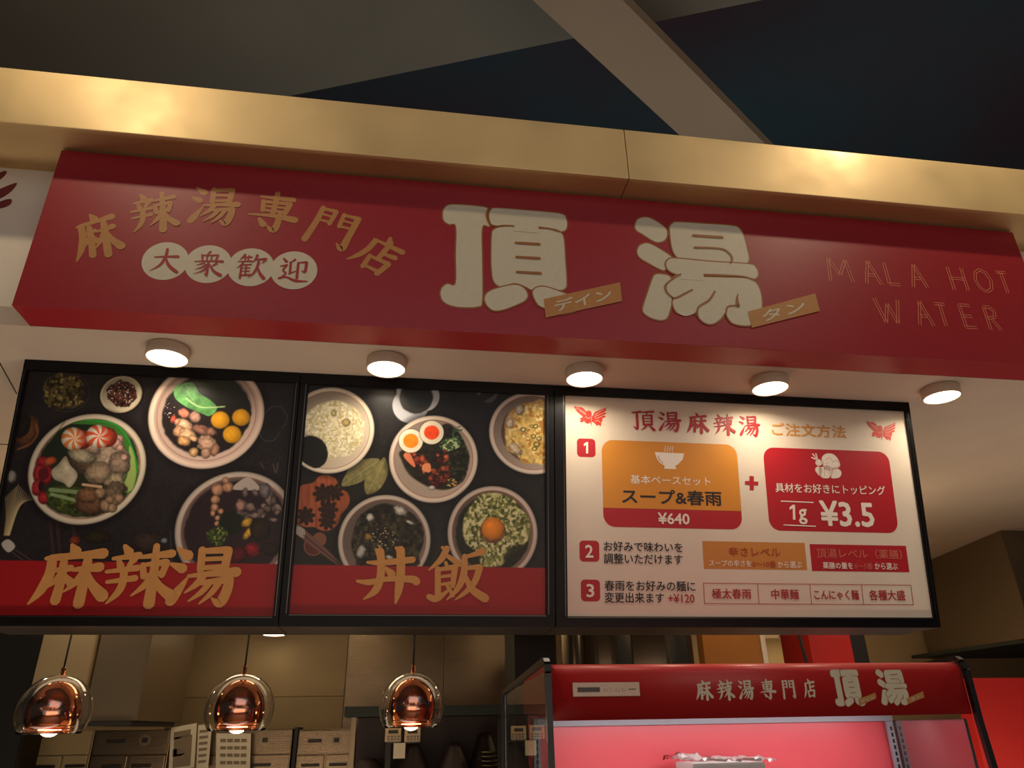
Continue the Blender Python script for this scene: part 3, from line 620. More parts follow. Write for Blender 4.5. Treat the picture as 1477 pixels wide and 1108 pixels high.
    for x, y, rx, ry, c, sd in ((545, 480, 9, 8, (196, 150, 130), 1), (440, 445, 9, 7, (214, 130, 104), 2), (335, 500, 4, 6, (206, 84, 66), 3), (440, 560, 14, 9, (222, 176, 140), 4), (390, 620, 8, 9, (214, 160, 118), 14), (470, 650, 12, 9, (222, 178, 134), 5), (440, 715, 10, 7, (216, 160, 104), 6), (530, 690, 7, 4, (226, 176, 130), 13), (370, 525, 4, 5, (214, 150, 120), 7),
                                  (620, 610, 16, 7, (150, 104, 84), 8), (700, 620, 9, 6, (158, 112, 90), 9), (660, 740, 14, 12, (202, 158, 132), 10), (650, 830, 7, 8, (196, 150, 122), 15), (740, 800, 6, 9, (176, 126, 100), 11), (535, 820, 7, 7, (206, 162, 112), 12)): s.blob(*Z(x, y), rx, ry, c, 20, .4, sd*9, 5, tex=.4)
    s.mix(s.edge(s.ell(*Z(640, 600), 5, 2.2, 25)), (110, 72, 60), .7)
    for x, y, r in ((790, 510, 13.5), (992, 485, 13), (905, 650, 13.5)): s.blob(*Z(x, y), r, r*.93, (232, 164, 34), 0, .06, x, 9, .25, .12)
    s.speck(s.edge(s.ell(*Z(300, 420), 8, 12)), [(230, 200, 190)], 2, 77, .74, .04)
    # clover glass dish right
    for cx, cy, r in ((398, 603, 16), (388, 622, 14)):
        d_ = s.ell(cx, cy, r, r*1.05); s.mix(s.edge(d_, 1, .08)*(s.bd > 1), (34, 30, 28)); s.mix(s.edge(np.abs(d_-1), .04, .05)*(s.bd > 1), (96, 84, 82), .6)
    s.mix(s.edge(s.ell(394, 608, 15, 17)) * (s.bd > 1), (32, 27, 26))
    s.mix(s.line('376,668 381,676', 1.2), (140, 120, 100), .5); s.mix(s.line('394,670 398,682 401,668', 1.3), (150, 130, 108), .5)
    # ---- soup bowl C
    Z = lambda x, y: (240+x*.13534, 670+y*.13534)
    d = s.bowl((252, 762), (428, 762), (348, 680), (338, 848), (190, 172, 156), (128, 106, 98), (42, 28, 30), .84)
    inm = s.edge(d, .9, .03)
    s.mix(s.pg([Z(*q) for q in pts('700,260 790,170 880,140 960,200 1000,270 840,275')]), (176, 160, 148))
    for x, y, rx, ry in ((545, 270, 9, 9), (655, 240, 8, 8), (630, 170, 5, 5), (520, 375, 7, 6.5), (515, 460, 6, 6), (495, 520, 4, 5), (580, 500, 4.5, 4.5), (550, 570, 5, 4), (540, 630, 4, 4)): s.blob(*Z(x, y), rx, ry, (196, 142, 108), 0, .12, x)
    for k in range(30):
        rs = np.random.RandomState(k); x, y = 760+rs.rand()*440, 300+rs.rand()*300; v = 80+rs.rand()*60; s.mix(inm, 0, 0)
        s.blob(*Z(x, y), 3+rs.rand()*6, 2+rs.rand()*5, (v*1.12, v*.92, v*.84), rs.rand()*180, .5, k+200, 4)
    s.blob(*Z(790, 440), 7, 8, (176, 130, 116), 0, .3, 44); s.blob(*Z(1050, 280), 9, 11, (116, 104, 106), 0, .3, 45)
    s.mix(s.edge(s.ell(*Z(690, 620), 18, 17, 0, .3), 1, .2), (24, 28, 20)); 
    m = s.edge(s.ell(*Z(540, 760), 14, 13, 0, .6, 5, 6), 1, .2); s.mix(m, (40, 52, 24)); s.speck(m, [(132, 140, 70), (60, 76, 34)], 3, 81, .52, .08)
    s.blob(*Z(860, 620), 9, 6, (206, 156, 52), -30, .15, 47); s.blob(*Z(870, 735), 11, 5, (206, 156, 52), -55, .15, 48); s.blob(*Z(1000, 690), 15, 17, (48, 34, 26), 0, .2, 49)
    s.blob(*Z(915, 910), 12, 11, (132, 30, 38), 0, .1, 50, hi=.3); s.blob(*Z(760, 960), 14, 12, (96, 24, 32), 0, .1, 51); s.blob(*Z(1110, 900), 12, 10, (44, 30, 26), 0, .3, 52)
    # ---- red band
    band = PO_PL.uv(200, 811)[1]; s.mix(np.clip((band-s.V)/.004+.5, 0, 1), (146, 26, 28)); return s.build(b1, 'printed photograph of noodle soups over a red band')
def paint2():
    s = Sheet(IN2, 480, 420); bgc = 30+8*s.n(40, 12)+12*(s.n(3, 19)-.5)
    s.C = np.stack([bgc*1.0, bgc*.9, bgc*.84], 1)
    Z = lambda x, y: (430+x*.13542, 550+y*.13542)
    # star anise board + bay leaves first
    W = lambda x, y: (415+x*.15346, 660+y*.15346)
    s.mix(s.pg([W(*q) for q in pts('120,270 240,235 290,180 370,165 450,200 490,285 560,330 582,400 560,470 500,540 470,630 380,690 300,680 250,655 150,650 90,600 80,480 105,380')]), np.array((150, 78, 50))[None]*(.75+.5*vnoise(s.X/3, s.Y/40, 5))[:, None])
    for x, y, r in ((330, 340, 15), (445, 330, 13), (380, 490, 15), (170, 550, 14), (370, 600, 13)):
        cx, cy = W(x, y); an = np.arctan2(s.Y-cy, s.X-cx); d_ = np.hypot(s.X-cx, s.Y-cy)/(r*(.62+.38*np.abs(np.cos(an*4+x)))); s.mix(s.edge(d_, 1, .15), np.array((44, 26, 20))[None]*(.7+.7*s.n(3, 7))[:, None])
    s.mix(s.pg([W(*q) for q in pts('505,265 560,130 620,70 700,20 860,15 800,120 720,210 620,255')]), np.array((122, 114, 72))[None]*(.8+.4*s.n(4, 8))[:, None])
    s.mix(s.pg([W(*q) for q in pts('740,345 722,220 780,140 880,20 915,5 945,110 920,210 850,310')]), np.array((128, 118, 72))[None]*(.8+.4*s.n(4, 18))[:, None])
    s.mix(s.line('%f,%f %f,%f' % (*W(520, 255), *W(850, 30)), 1.2), (160, 150, 100), .6); s.mix(s.line('%f,%f %f,%f' % (*W(745, 340), *W(915, 20)), 1.2), (160, 150, 100), .6)
    d_ = s.ell(*W(240, 835), 13, 13); s.mix(s.edge(d_, 1, .1), (84, 44, 36)); s.mix(s.edge(np.abs(d_-1), .06, .06), (134, 78, 60))
    s.mix(s.edge(s.ell(*W(300, 770), 10, 10)), (120, 76, 58))
    s.mix(s.pg([W(*q) for q in pts('80,640 130,650 520,1010 480,1020 75,715')], 1), (108, 72, 62)); s.mix(s.pg([W(*q) for q in pts('85,645 160,680 150,755 75,710')]), (160, 148, 134)); s.mix(s.line('%f,%f %f,%f' % (*W(150, 730), *W(500, 1015)), 1.2), (48, 28, 24))
    # rice bowl
    d = s.bowl((411, 622), (540.4, 617.7), (474.7, 558.4), (470.6, 683.4), (222, 206, 182), (206, 188, 164), None, ring=.9)
    m = s.pg([Z(*q) for q in pts('60,420 110,330 220,250 400,205 540,250 640,320 700,420 700,560 660,680 560,780 420,810 340,820 250,730 160,620 60,540 -30,520 -20,430')], 3)
    s.mix(m, np.array((218, 206, 168))[None]*(.8+.36*s.n(3.5, 70))[:, None]); s.speck(m, [(240, 230, 200), (190, 170, 116)], 3, 72, .6, .1)
    s.blob(*Z(510, 440), 6, 6, (206, 176, 110), 0, .3, 5); s.blob(*Z(380, 340), 4, 5, (200, 184, 124), 0, .3, 6)
    s.mix(s.edge(s.ell(*Z(140, 760), 24, 24, 20, .15, 3, 12), 1, .08)*s.edge(d, .93, .03), (30, 28, 26))
    # flower plate
    for cx, cy, r in ((592, 585, 26), (612, 572, 22), (598, 565, 26)):
        d_ = s.ell(cx, cy, r, r*.98); s.mix(s.edge(d_, 1, .05), (176, 176, 180))
    s.mix(s.edge(s.ell(600, 574, 24, 23, 0, .12, 5, 9), 1, .1), (48, 46, 44)); s.mix(s.edge(s.ell(604, 570, 20, 18, 0, .2, 6, 7), 1, .2), (34, 38, 34))
    s.mix(s.pg([(550+x*.1625, 550+y*.1625) for x, y in pts('850,80 890,90 860,130')]), (120, 118, 114), .7); s.mix(s.pg([(550+x*.1625, 550+y*.1625) for x, y in pts('1030,100 1020,150 970,190 910,180 980,140')]), (104, 98, 94), .7)
    # central bowl
    Z = lambda x, y: (550+x*.16249, 550+y*.16249)
    d = s.bowl((561, 657.2), (689.4, 662), (623, 599.2), (626.4, 725.8), (216, 196, 176), (188, 164, 146), None, ring=.89)
    m = s.pg([Z(*q) for q in pts('170,620 350,560 560,380 680,450 760,600 780,700 740,860 680,920 580,960 500,960 400,930 250,830 180,700')], 3); s.mix(m, np.array((36, 32, 24))[None]*(.6+.9*s.n(4, 30))[:, None])
    s.speck(m*(s.X > 645), [(62, 64, 40), (28, 30, 20)], 4, 91)
    mm = s.edge(s.ell(*Z(610, 560), 14, 9, -10, .5, 3, 5), 1, .2); s.speck(mm, [(124, 150, 92), (50, 84, 40), (176, 190, 140)], 3, 95, .52, .1)
    s.speck(s.edge(s.ell(*Z(680, 480), 8, 12, 0, .4)), [(60, 90, 60)], 3, 97, .5)
    for k in range(42):
        rs = np.random.RandomState(k+300); t = rs.rand(); x, y = (230+t*260+rs.rand()*90, 660+t*240+rs.rand()*60-30) if k < 32 else (500+rs.rand()*90, 620+rs.rand()*300)
        c = [(150, 66, 44), (112, 44, 32), (186, 92, 56), (88, 34, 28)][k % 4]; s.blob(*Z(x, y), 2+rs.rand()*4, 2+rs.rand()*3, c, rs.rand()*180, .5, k+70, 3, tex=.5)
    s.mix(s.pg([Z(*q) for q in pts('205,640 250,635 300,740 285,760 205,680')]), (216, 118, 80)); s.mix(s.pg([Z(*q) for q in pts('370,740 430,730 440,790 420,810 365,790')]), (222, 136, 92)); s.blob(*Z(365, 690), 4, 6, (196, 84, 58), 0, .2, 3); s.blob(*Z(575, 670), 4, 3.5, (214, 104, 74), 0, .2, 3)
    s.speck(s.edge(s.ell(*Z(620, 900), 9, 6)), [(206, 160, 96)], 2.5, 44, .5)
    s.blob(*Z(450, 945), 5, 3, (208, 196, 186), 0, .4, 3)
    for x, y, c in ((262, 530, (240, 128, 26)), (447, 455, (232, 74, 30))):
        px, py = Z(x, y); s.mix(s.edge(s.ell(px, py, 17.5, 17.3, 0, .02), 1.04, .1), (40, 30, 26), .5); s.mix(s.edge(s.ell(px, py, 17.3, 17), 1, .05), (232, 218, 190)); s.mix(s.edge(s.ell(px, py, 11, 10.2, 0, .05, 7, 5), 1, .08), np.array(c)[None]*(.9+.25*s.n(5, 13))[:, None])
    # right bowl, cut by the frame
    d = s.bowl((705.2, 623), (831, 625), (767, 565.2), (768, 684.5), (206, 188, 172), (166, 146, 130), (84, 62, 46), .72)
    m = s.pg([Z(*q) for q in pts('1110,330 1200,220 1330,190 1450,200 1480,700 1380,730 1260,720 1210,660 1120,600 1100,470')], 3); s.mix(m, np.array((206, 172, 96))[None]*(.72+.5*s.n(5, 31))[:, None]); s.speck(m, [(226, 206, 150), (170, 120, 50)], 5, 33, .56)
    s.blob(*Z(1230, 250), 7, 8, (196, 180, 160), 0, .4, 3); s.blob(*Z(1140, 370), 6, 8, (214, 196, 170), 0, .4, 4); s.blob(*Z(1190, 600), 12, 6, (214, 190, 160), 40, .4, 5)
    for x, y, r in ((1370, 400, 4), (1260, 430, 4), (1350, 490, 4), (1380, 560, 5), (1400, 510, 4), (1335, 400, 3), (1360, 600, 4)):
        d_ = s.ell(*Z(x, y), r, r*.8); s.mix(s.edge(np.abs(d_-.8), .22, .2), (70, 74, 36), .9)
    # seaweed bowl
    d = s.bowl((487, 782.8), (621.4, 779), (556.2, 713.7), (551, 848), (190, 174, 156), (126, 106, 94), None, ring=.9)
    m = s.pg([W(*q) for q in pts('640,960 600,800 660,580 760,490 880,435 1000,450 1160,520 1260,640 1275,780 1230,930 1200,1020 700,1040')], 3); s.mix(m, np.array((40, 34, 24))[None]*(.6+.9*s.n(6, 66))[:, None]); s.speck(m, [(66, 60, 40), (24, 22, 18)], 6, 64, .55)
    for x, y, rx, ry in ((775, 560, 6, 6), (1060, 500, 10, 7), (690, 880, 6, 10), (960, 940, 6, 3), (1150, 610, 7, 2.5)): s.blob(*W(x, y), rx, ry, (186, 178, 164), 20, .6, x, 4)
    s.blob(*W(755, 745), 5, 5, (150, 112, 50), 0, .5, 5)
    s.speck(s.edge(s.ell(*W(900, 750), 20, 16), 1, .4), [(214, 184, 130)], 1.9, 55, .7, .05)
    # green bowl with yolk
    T = lambda x, y: (640+x*.12638, 690+y*.12638)
    d = s.bowl((645.4, 765.8), (775.5, 769), (710.8, 701), (706, 838), (196, 176, 160), (124, 102, 86), (34, 34, 22), .82)
    m = s.pg([T(*q) for q in pts('240,440 320,300 420,190 600,170 780,230 860,340 960,440 980,640 900,780 740,900 640,1000 440,1000 400,860 260,740 220,600')], 3)*(1-.9*s.edge(s.ell(*T(850, 880), 22, 16, -20), 1, .3))
    s.mix(m, np.array((116, 116, 62))[None]*(.7+.6*s.n(5, 41))[:, None]); s.speck(m, [(182, 176, 110), (70, 76, 34), (206, 196, 146)], 4, 43, .55, .1)
    s.mix(s.edge(s.ell(*T(560, 600), 19, 18)), (96, 50, 30), .7); s.blob(*T(560, 575), 16, 16.5, (234, 136, 34), 0, .04, 3, 9, .25, .06, .1)
    band = PO_PL.uv(600, 817)[1]; s.mix(np.clip((band-s.V)/.004+.5, 0, 1), (146, 26, 28)); return s.build(b2, 'printed photograph of rice bowls over a red band')
po1 = paint1(); po2 = paint2()
def brow(parent, plane, off, chars, m, fat, label, glyphs):
    for ch, (x0, y0, x1, y1) in zip(chars, glyphs):
        pr = Print(plane, off); a, b = plane.uv(x0, y0), plane.uv(x1, y1); brush(pr, ch, (min(a[0], b[0]), b[1], max(a[0], b[0]), a[1]), fat); pr.build('character', m, parent, label+' '+ch)
Zq = lambda x, y: (40+x*.21666, 770+y*.21666)
brow(b1, PO_PL, .0015, '麻辣湯', M_gold, 1.5, 'gold brush character', [(*Zq(60, 68), *Zq(500, 478)), (*Zq(540, 70), *Zq(945, 475)), (*Zq(965, 82), *Zq(1375, 478))])
Zr_ = lambda x, y: (510+x*.14218, 780+y*.14218)
brow(b2, PO_PL, .0015, '丼飯', M_gold, 1.25, 'gold brush character', [(*Zr_(60, 60), *Zr_(640, 640)), (*Zr_(760, 55), *Zr_(1345, 618))])

# ---- order board
M_sheet = mat('warm_white_sheet', (220, 203, 182), .5, 0, .02, 10)
M_ored = mat('card_red', (174, 22, 34), .45, 0, .03, 6); M_oor = mat('card_orange', (208, 134, 40), .45, 0, .03, 6)
M_ink2 = mat('black_ink', (34, 28, 26), .5); M_wht = mat('white_ink', (236, 222, 206), .5); M_brn = mat('rust_ink', (168, 66, 24), .5); M_or2 = mat('ochre_ink', (206, 140, 62), .5); M_fnt = mat('faint_red_ink', (206, 104, 84), .5); M_bird = mat('scarlet_ink', (206, 50, 30), .5); M_tan = mat('tan_card', (196, 128, 56), .5)
sh = Print(PO_PL, 0); sh.poly([(IN3[0], IN3[1]), (IN3[2], IN3[1]), (IN3[2], IN3[3]), (IN3[0], IN3[3])]); sheet = sh.build('poster', M_sheet, b3, 'warm white printed sheet')
q6 = lambda x, y: PO_PL.uv(790+x*.39946, 550+y*.39946)
def R6(x0, y0, x1, y1):
    a, b = q6(x0, y0), q6(x1, y1); return (min(a[0], b[0]), b[1], max(a[0], b[0]), a[1])
def T6(body, r, m, bold=.018, parent=None, off=.003): return type_on(PO_PL, body, R6(*r), off, m, parent or b3, bold)
def card(r, rad, m, nm, off=.001, parent=None, label=None):
    c = Print(PO_PL, off); u = R6(*r); c.poly(rrect(*u, rad) if rad else [(u[0], u[1]), (u[2], u[1]), (u[2], u[3]), (u[0], u[3])]); return c.build(nm, m, parent or b3, label)
for ch, r in zip('頂湯麻辣湯', ((305, 103, 383, 178), (400, 108, 478, 182), (500, 113, 578, 188), (597, 118, 672, 193), (690, 123, 764, 199))): 
    pr = Print(PO_PL, .003); brush(pr, ch, R6(r[0]-3, r[1], r[2]+3, r[3]+2), 1.25); pr.build('character', M_redprint, b3, 'dark red brush character '+ch)
T6('ご注文方法', (807, 150, 1078, 206), M_or2, .022)
for n, r in (('1', (105, 206, 173, 275)), ('2', (114, 575, 187, 652)), ('3', (119, 716, 190, 795))):
    c = card(r, .018, M_ored, 'number_tile', label='red square tile numbered '+n); w, h = r[2]-r[0], r[3]-r[1]
    if n == '1':
        o1 = Print(PO_PL, .003); o1.poly([q6(r[0]+w*x, r[1]+h*y) for x, y in ((.36, .3), (.5, .2), (.6, .2), (.6, .8), (.49, .8), (.49, .34), (.38, .42))]); o1.build('lettering', M_wht, c); continue
    T6(n, (r[0]+w*(.36 if n == '1' else .3), r[1]+h*.22, r[0]+w*(.6 if n == '1' else .68), r[1]+h*.8), M_wht, .03, c)
oc = card((194, 211, 704, 536), .055, M_ored, 'price_card', label='orange card with a red foot, bowl icon and price ¥640')
u = R6(194, 211, 704, 536); vs = q6(450, 463)[1]; pr = Print(PO_PL, .002); rr_ = rrect(*u, .055); top = [q for q in rr_ if q[1] > vs]; pr.poly(top+[(u[0], vs), (u[2], vs)] if False else [(u[2], vs)]+top+[(u[0], vs)]); pr.build('card_top', M_oor, oc)
T6('基本ベースセット', (298, 338, 588, 378), M_wht, .012, oc); T6('スープ&春雨', (268, 388, 628, 450), M_ink2, .026, oc); T6('¥640', (398, 475, 512, 517), M_wht, .03, oc)
pr = Print(PO_PL, .003); pr.poly([q6(*q) for q in pts('386,256 492,261 487,283 470,300 460,306 464,318 420,316 422,305 404,294 392,276')])
for k in range(4): pr.stroke([(*q6(424+k*9, 255), .003), (*q6(421+k*9, 248), .003), (*q6(426+k*9, 242), .003), (*q6(423+k*9, 235), .003)])
pr.build('bowl_icon', M_wht, oc)
pr = Print(PO_PL, .0036); pr.stroke([(*q6(398, 270), .003), (*q6(404, 284), .003), (*q6(416, 296), .003)]); pr.build('icon_line', M_brn, oc)
pr = Print(PO_PL, .003); pr.poly([q6(*q) for q in pts('712,361 728,361 728,342 744,343 744,362 760,363 760,376 744,375 744,393 729,392 729,374 712,373')]); pr.f = pr.f; pr.build('plus_sign', M_redprint, b3)
rc = card((776, 238, 1268, 549), .055, M_ored, 'price_card', label='red card with a vegetable icon and price ¥3.5')
T6('具材をお好きにトッピング', (820, 367, 1220, 412), M_wht, .012, rc); T6('g', (904, 462, 938, 516), M_wht, .025, rc); o1 = Print(PO_PL, .003); o1.poly([q6(*q) for q in pts('872,456 884,446 892,446 894,500 885,500 884,458 874,465')]); o1.build('lettering', M_wht, rc); T6('¥3.5', (980, 433, 1180, 525), M_wht, .035, rc)
pr = Print(PO_PL, .003); pr.stroke([(*q6(842, 433), .005), (*q6(958, 438), .005)]); pr.stroke([(*q6(852, 519), .005), (*q6(966, 524), .005)]); pr.build('rule_line', M_wht, rc)
# vegetables icon
def v6(x, y): return PO_PL.uv(1060+x*.18051, 580+y*.18051)
wv = Print(PO_PL, .003); ln = Print(PO_PL, .0038)
for s in ('690,470 700,430 735,410 790,420 830,470 835,520 780,540 720,540', '640,530 645,560 680,590 690,540 665,515', '670,560 672,530 700,515 740,512 768,530 770,570 752,606 720,612 688,600', '765,600 770,540 800,525 840,545 850,575 830,605 790,612', '642,480 660,455 690,470 694,500 670,512 648,500', '648,462 612,448 612,440 640,446 616,418 624,412 645,440 640,412 650,412 660,450'):
    P = [v6(*q) for q in resample(pts(s), 4, True)]; wv.poly(P)
    for i in range(0, len(P)): a, b = P[i-1], P[i]; ln.stroke([(*a, .0012), (*b, .0012)], roundcap=False)
for s in ('705,470 735,450 760,470', '760,490 790,470 815,490', '700,530 700,600', '740,530 742,604', '720,515 718,495 728,490', '800,530 815,520 812,508'):
    ln.stroke([(*v6(*q), .0016) for q in pts(s)])
wv.build('vegetable_icon', M_wht, rc); ln.build('icon_line', M_ored, rc)
T6('お好みで味わいを', (202, 578, 487, 618), M_ink2, .016); T6('調整いただけます', (202, 621, 487, 662), M_ink2, .016)
c = card((558, 577, 937, 682), 0, M_tan, 'level_card', label='tan rectangle reading 辛さレベル'); T6('辛さレベル', (652, 598, 840, 634), M_brn, .02, c); T6('スープの辛さを', (582, 645, 735, 670), M_wht, .014, c); T6('0～10番', (738, 648, 824, 673), M_brn, .014, c); T6('から選ぶ', (829, 650, 918, 675), M_wht, .014, c)
c = card((945, 588, 1306, 690), 0, M_ored, 'level_card', label='dark red rectangle reading 頂湯レベル'); T6('頂湯レベル（薬膳）', (968, 603, 1280, 643), M_fnt, .012, c); T6('薬膳の量を', (992, 653, 1102, 678), M_wht, .016, c); T6('0～5番', (1106, 656, 1174, 680), M_fnt, .01, c); T6('から選ぶ', (1179, 656, 1264, 681), M_wht, .014, c)
T6('春雨をお好みの麺に', (205, 719, 533, 759), M_ink2, .016); T6('変更出来ます', (205, 762, 420, 801), M_ink2, .016); T6('+¥120', (434, 768, 530, 800), M_redprint, .02)
ou = R6(562, 729, 1320, 808); tb = Print(PO_PL, .002); wl = .0028
for a, b in (((ou[0], ou[1]), (ou[2], ou[1])), ((ou[0], ou[3]), (ou[2], ou[3])), ((ou[0], ou[1]), (ou[0], ou[3])), ((ou[2], ou[1]), (ou[2], ou[3]))): tb.stroke([(*a, wl), (*b, wl)])
for x in (760, 949, 1136): uu = q6(x, 768)[0]; tb.stroke([(uu, ou[1], wl), (uu, ou[3], wl)])
tb.build('table_rule', M_redprint, b3, 'thin red table of four boxes')
for s, r in (('極太春雨', (592, 749, 735, 786)), ('中華麺', (806, 751, 907, 788)), ('こんにゃく麺', (960, 753, 1124, 790)), ('各種大盛', (1158, 754, 1292, 792))): T6(s, r, M_redprint, .02)
BIRD = '45,85 75,92 100,92 120,108 132,125 155,116 172,128 180,162 198,130 240,112 290,94 278,112 290,112 272,132 290,140 268,152 284,166 255,178 258,190 248,214 245,240 228,226 214,234 205,220 190,206 174,202 176,240 164,206 152,218 132,214 118,196 104,208 86,204 92,186 82,180 110,166 92,150 72,132 50,112 66,114 42,98'
for dx, lb in ((0, 'left'), (1, 'right')):
    def vb(x, y):
        a = (820+x*.18957, 570+y*.18957)
        if dx: a = (1060+(1050+(x-40)*.94)*.18051, 580+(155+(y-85)*.99)*.18051)
        return PO_PL.uv(*a)
    pr = Print(PO_PL, .003); pr.poly([vb(*q) for q in pts(BIRD)]); o = pr.build('bird_emblem', M_bird, b3, 'scarlet bird with raised wings at the '+lb)
    l2 = Print(PO_PL, .0038)
    for s in ('60,98 100,118 130,140', '80,118 110,135 130,150', '200,150 230,130 270,110', '196,165 235,148 275,130', '200,180 240,168 268,152', '200,200 225,195 240,210', '128,165 150,178 165,170', '176,150 172,200'): l2.stroke([(*vb(*q), .0018) for q in pts(s)])
    l2.build('feather_line', M_sheet, o)

tag(box('unseen_counter', (-3.2, 3.15, .9), (.44, 4.15, .95), mat('pale_wood_worktop', (196, 158, 112), .4, 0, .1, 3)), kind='structure')  # unseen worktop, added so the copper shades mirror a lit surface
# ================================================================== pendants
yp = YBK+.1
def pendant():
    t = thing('pendant_lamp', '', 'pendant lamp', (0, 0, 0), 'copper pendant lamps hanging behind the menu boards')
    R = .146; H = .085
    def dome(R, h, z0, n=18, t0=3, k=1.0):
        a0, a1 = math.radians(t0), math.acos(max(-1, -h/(R*k))); return [(R*math.sin(a0+(a1-a0)*i/n), z0+k*R*math.cos(a0+(a1-a0)*i/n)) for i in range(n+1)]
    zc = H                                            # globe centre over the lower rim
    out = dome(R, H, zc); inn = [(max(r-.0016, .001), z-.0012) for r, z in out][::-1]
    lathe('glass_shade', out+inn+[out[0]], M_glass, (0, 0, 0), t, 56)
    R2 = .106; o2 = dome(R2, .065, .083, 18, 6, 1.16); i2 = [(r-.0025, z-.001) for r, z in o2][::-1]
    lathe('copper_shade', o2+i2, M_copper, (0, 0, 0), t, 56)
    zb_ = o2[-1][1]
    lathe('copper_ring', [(o2[-1][0]-.004, zb_), (o2[-1][0]+.003, zb_+.001), (o2[-1][0]+.003, zb_-.003), (o2[-1][0]-.004, zb_-.003)], M_copper, (0, 0, 0), t, 48)
    lathe('bulb', [(.001, zb_-.030)]+[(.046*math.sin(a*PI/16), zb_+.016-.046*math.cos(a*PI/16)) for a in range(1, 12)]+[(.018, zb_+.075), (.014, zb_+.1)], M_bulb, (0, 0, 0), t, 28)
    zt_ = zc+R
    lathe('cap', [(.001, zt_+.03), (.008, zt_+.03), (.009, zt_+.026), (.009, zt_), (.014, zt_-.002), (.014, zt_-.006), (.001, zt_-.006)], M_copper, (0, 0, 0), t, 24)
    tube('cord', [(0, 0, zt_+.028), (0, 0, ZS-CAMZ-.004*yp-.001)], .0042, M_cable, t)
    return t
pd = pendant()
for i, (px, py, lb) in enumerate(((71, 1056, 'leftmost copper pendant lamp in a clear glass dome'), (342, 1050, 'middle copper pendant lamp, in front of the pinned paper sheets'), (593, 1045, 'rightmost copper pendant lamp, left of the red display fridge'))):
    L = at(px, py, yp); L.z = CAMZ+.004*yp
    if i == 0: pd.location = L; pd['label'] = lb; WL[pd.name] = L
    else: dup(pd, L, lb)
    lamp('pendant_glow', L+Vector((0, 0, -.005)), 1.6, (1, .7, .38), .03)

# ================================================================== display fridge
YF = 2.5; XL, XR = .5, 1.975; ZH0 = CAMZ+.0088*YF; ZH1 = CAMZ+.0765*YF; YI = 2.97
F_PL = Plane((0, YF, CAMZ), (1, 0, 0), (0, 0, 1))
fr = thing('display_fridge', 'tall red open front display fridge with cream lettering on its header, lower right', 'display fridge', ((XL+XR)/2, YF+.3, 0))
# header with a rolled top edge
prof = [(YF, ZH0), (YF, ZH1-.034)]+[(YF+.034-.034*math.cos(k*PI/20), ZH1-.034+.034*math.sin(k*PI/20)) for k in range(1, 11)]+[(YI+.06, ZH1), (YI+.06, ZH0+.03), (YF+.03, ZH0+.005), (YF+.03, ZH0)]
v = [(XL, y, z) for y, z in prof]+[(XR, y, z) for y, z in prof]; n = len(prof)
mk('header', v, [tuple(range(n))[::-1], tuple(range(n, 2*n))]+[(i, (i+1) % n, n+(i+1) % n, n+i) for i in range(n)], M_fred, fr)
bpy.data.objects['header'].data.polygons.foreach_set('use_smooth', [2 <= i <= 12 for i in range(n+2)])
for x, s_ in ((XL, -1), (XR, 1)):
    sp = [(YF-.004, ZH0-.02), (YF-.004, ZH1-.03), (YF+.004, ZH1-.008), (YF+.022, ZH1+.004), (YI+.55, ZH1-.052), (YI+.55, 0.0), (YF-.05, 0.0), (YF-.04, 1.0)]
    # slim black edging that follows the side outline
    bm = bmesh.new(); w = .02
    def seg(a, b, th=.018):
        a_, b_ = Vector((0, *a)), Vector((0, *b)); d_ = (b_-a_).normalized(); nn = Vector((1, 0, 0)).cross(d_)*th
        P = [a_, b_, b_+nn, a_+nn]; vs = [bm.verts.new((x+s_*k, q.y, q.z)) for k in (0.0005, w) for q in P]
        for f in ((0, 1, 2, 3), (7, 6, 5, 4), (0, 4, 5, 1), (1, 5, 6, 2), (2, 6, 7, 3), (3, 7, 4, 0)): bm.faces.new([vs[i] for i in f])
    for a, b in zip(sp[:-1], sp[1:]): seg(a, b)
    seg(sp[-1], sp[0]); bmesh.ops.recalc_face_normals(bm, faces=bm.faces); bmobj('side_edging', bm, M_fblack, fr)
M_side = glass('tinted_side_glass', (216, 222, 214)); M_mir = mat('dark_mirror_side', (170, 150, 150), .08, .85)
def side(x0, x1, m, nm, ymax):
    v = [(YF+.02, 0.1), (YF+.02, ZH1-.02), (ymax, ZH1-.05), (ymax, .1)]
    vs = [(x, y, z) for x in (x0, x1) for y, z in v]
    return mk(nm, vs, [(0, 1, 2, 3), (7, 6, 5, 4), (0, 4, 5, 1), (1, 5, 6, 2), (2, 6, 7, 3), (3, 7, 4, 0)], m, fr)
side(XL-.009, XL-.004, M_side, 'side_glass', YI+.53)
box('side_panel', (XR-.014, YF+.032, .3), (XR-.001, YI-.012, CAMZ+.008), M_mir, fr)
box('back_panel', (XL+.012, YI-.01, .3), (XR-.016, YI+.04, ZH0+.028), M_fredin, fr)
box('light_rail', (XL+.02, YI-.05, CAMZ+.006), (XR-.02, YI-.022, ZH0+.012), M_alu, fr, .003)
area('fridge_lamp', ((XL+XR)/2, YI-.26, ZH0-.004), (0, .5, -1), 1.35, .03, 2.2, (1, .93, .96))
for x in (XR-.046, XL+.018):
    pt = box('slotted_upright', (x, YI-.045, .3), (x+.026, YI-.03, CAMZ+.005), M_alu, fr, .002)
    for k in range(16): box('slot', (x+.009, YI-.0465, ZH0-.05-k*.022), (x+.017, YI-.0448, ZH0-.036-k*.022), M_fblack, pt, 0)
for z in (CAMZ-.20, CAMZ-.55, CAMZ-.9): box('shelf', (XL+.02, YF+.12, z-.012), (XR-.05, YI-.048, z), M_white, fr, .003)
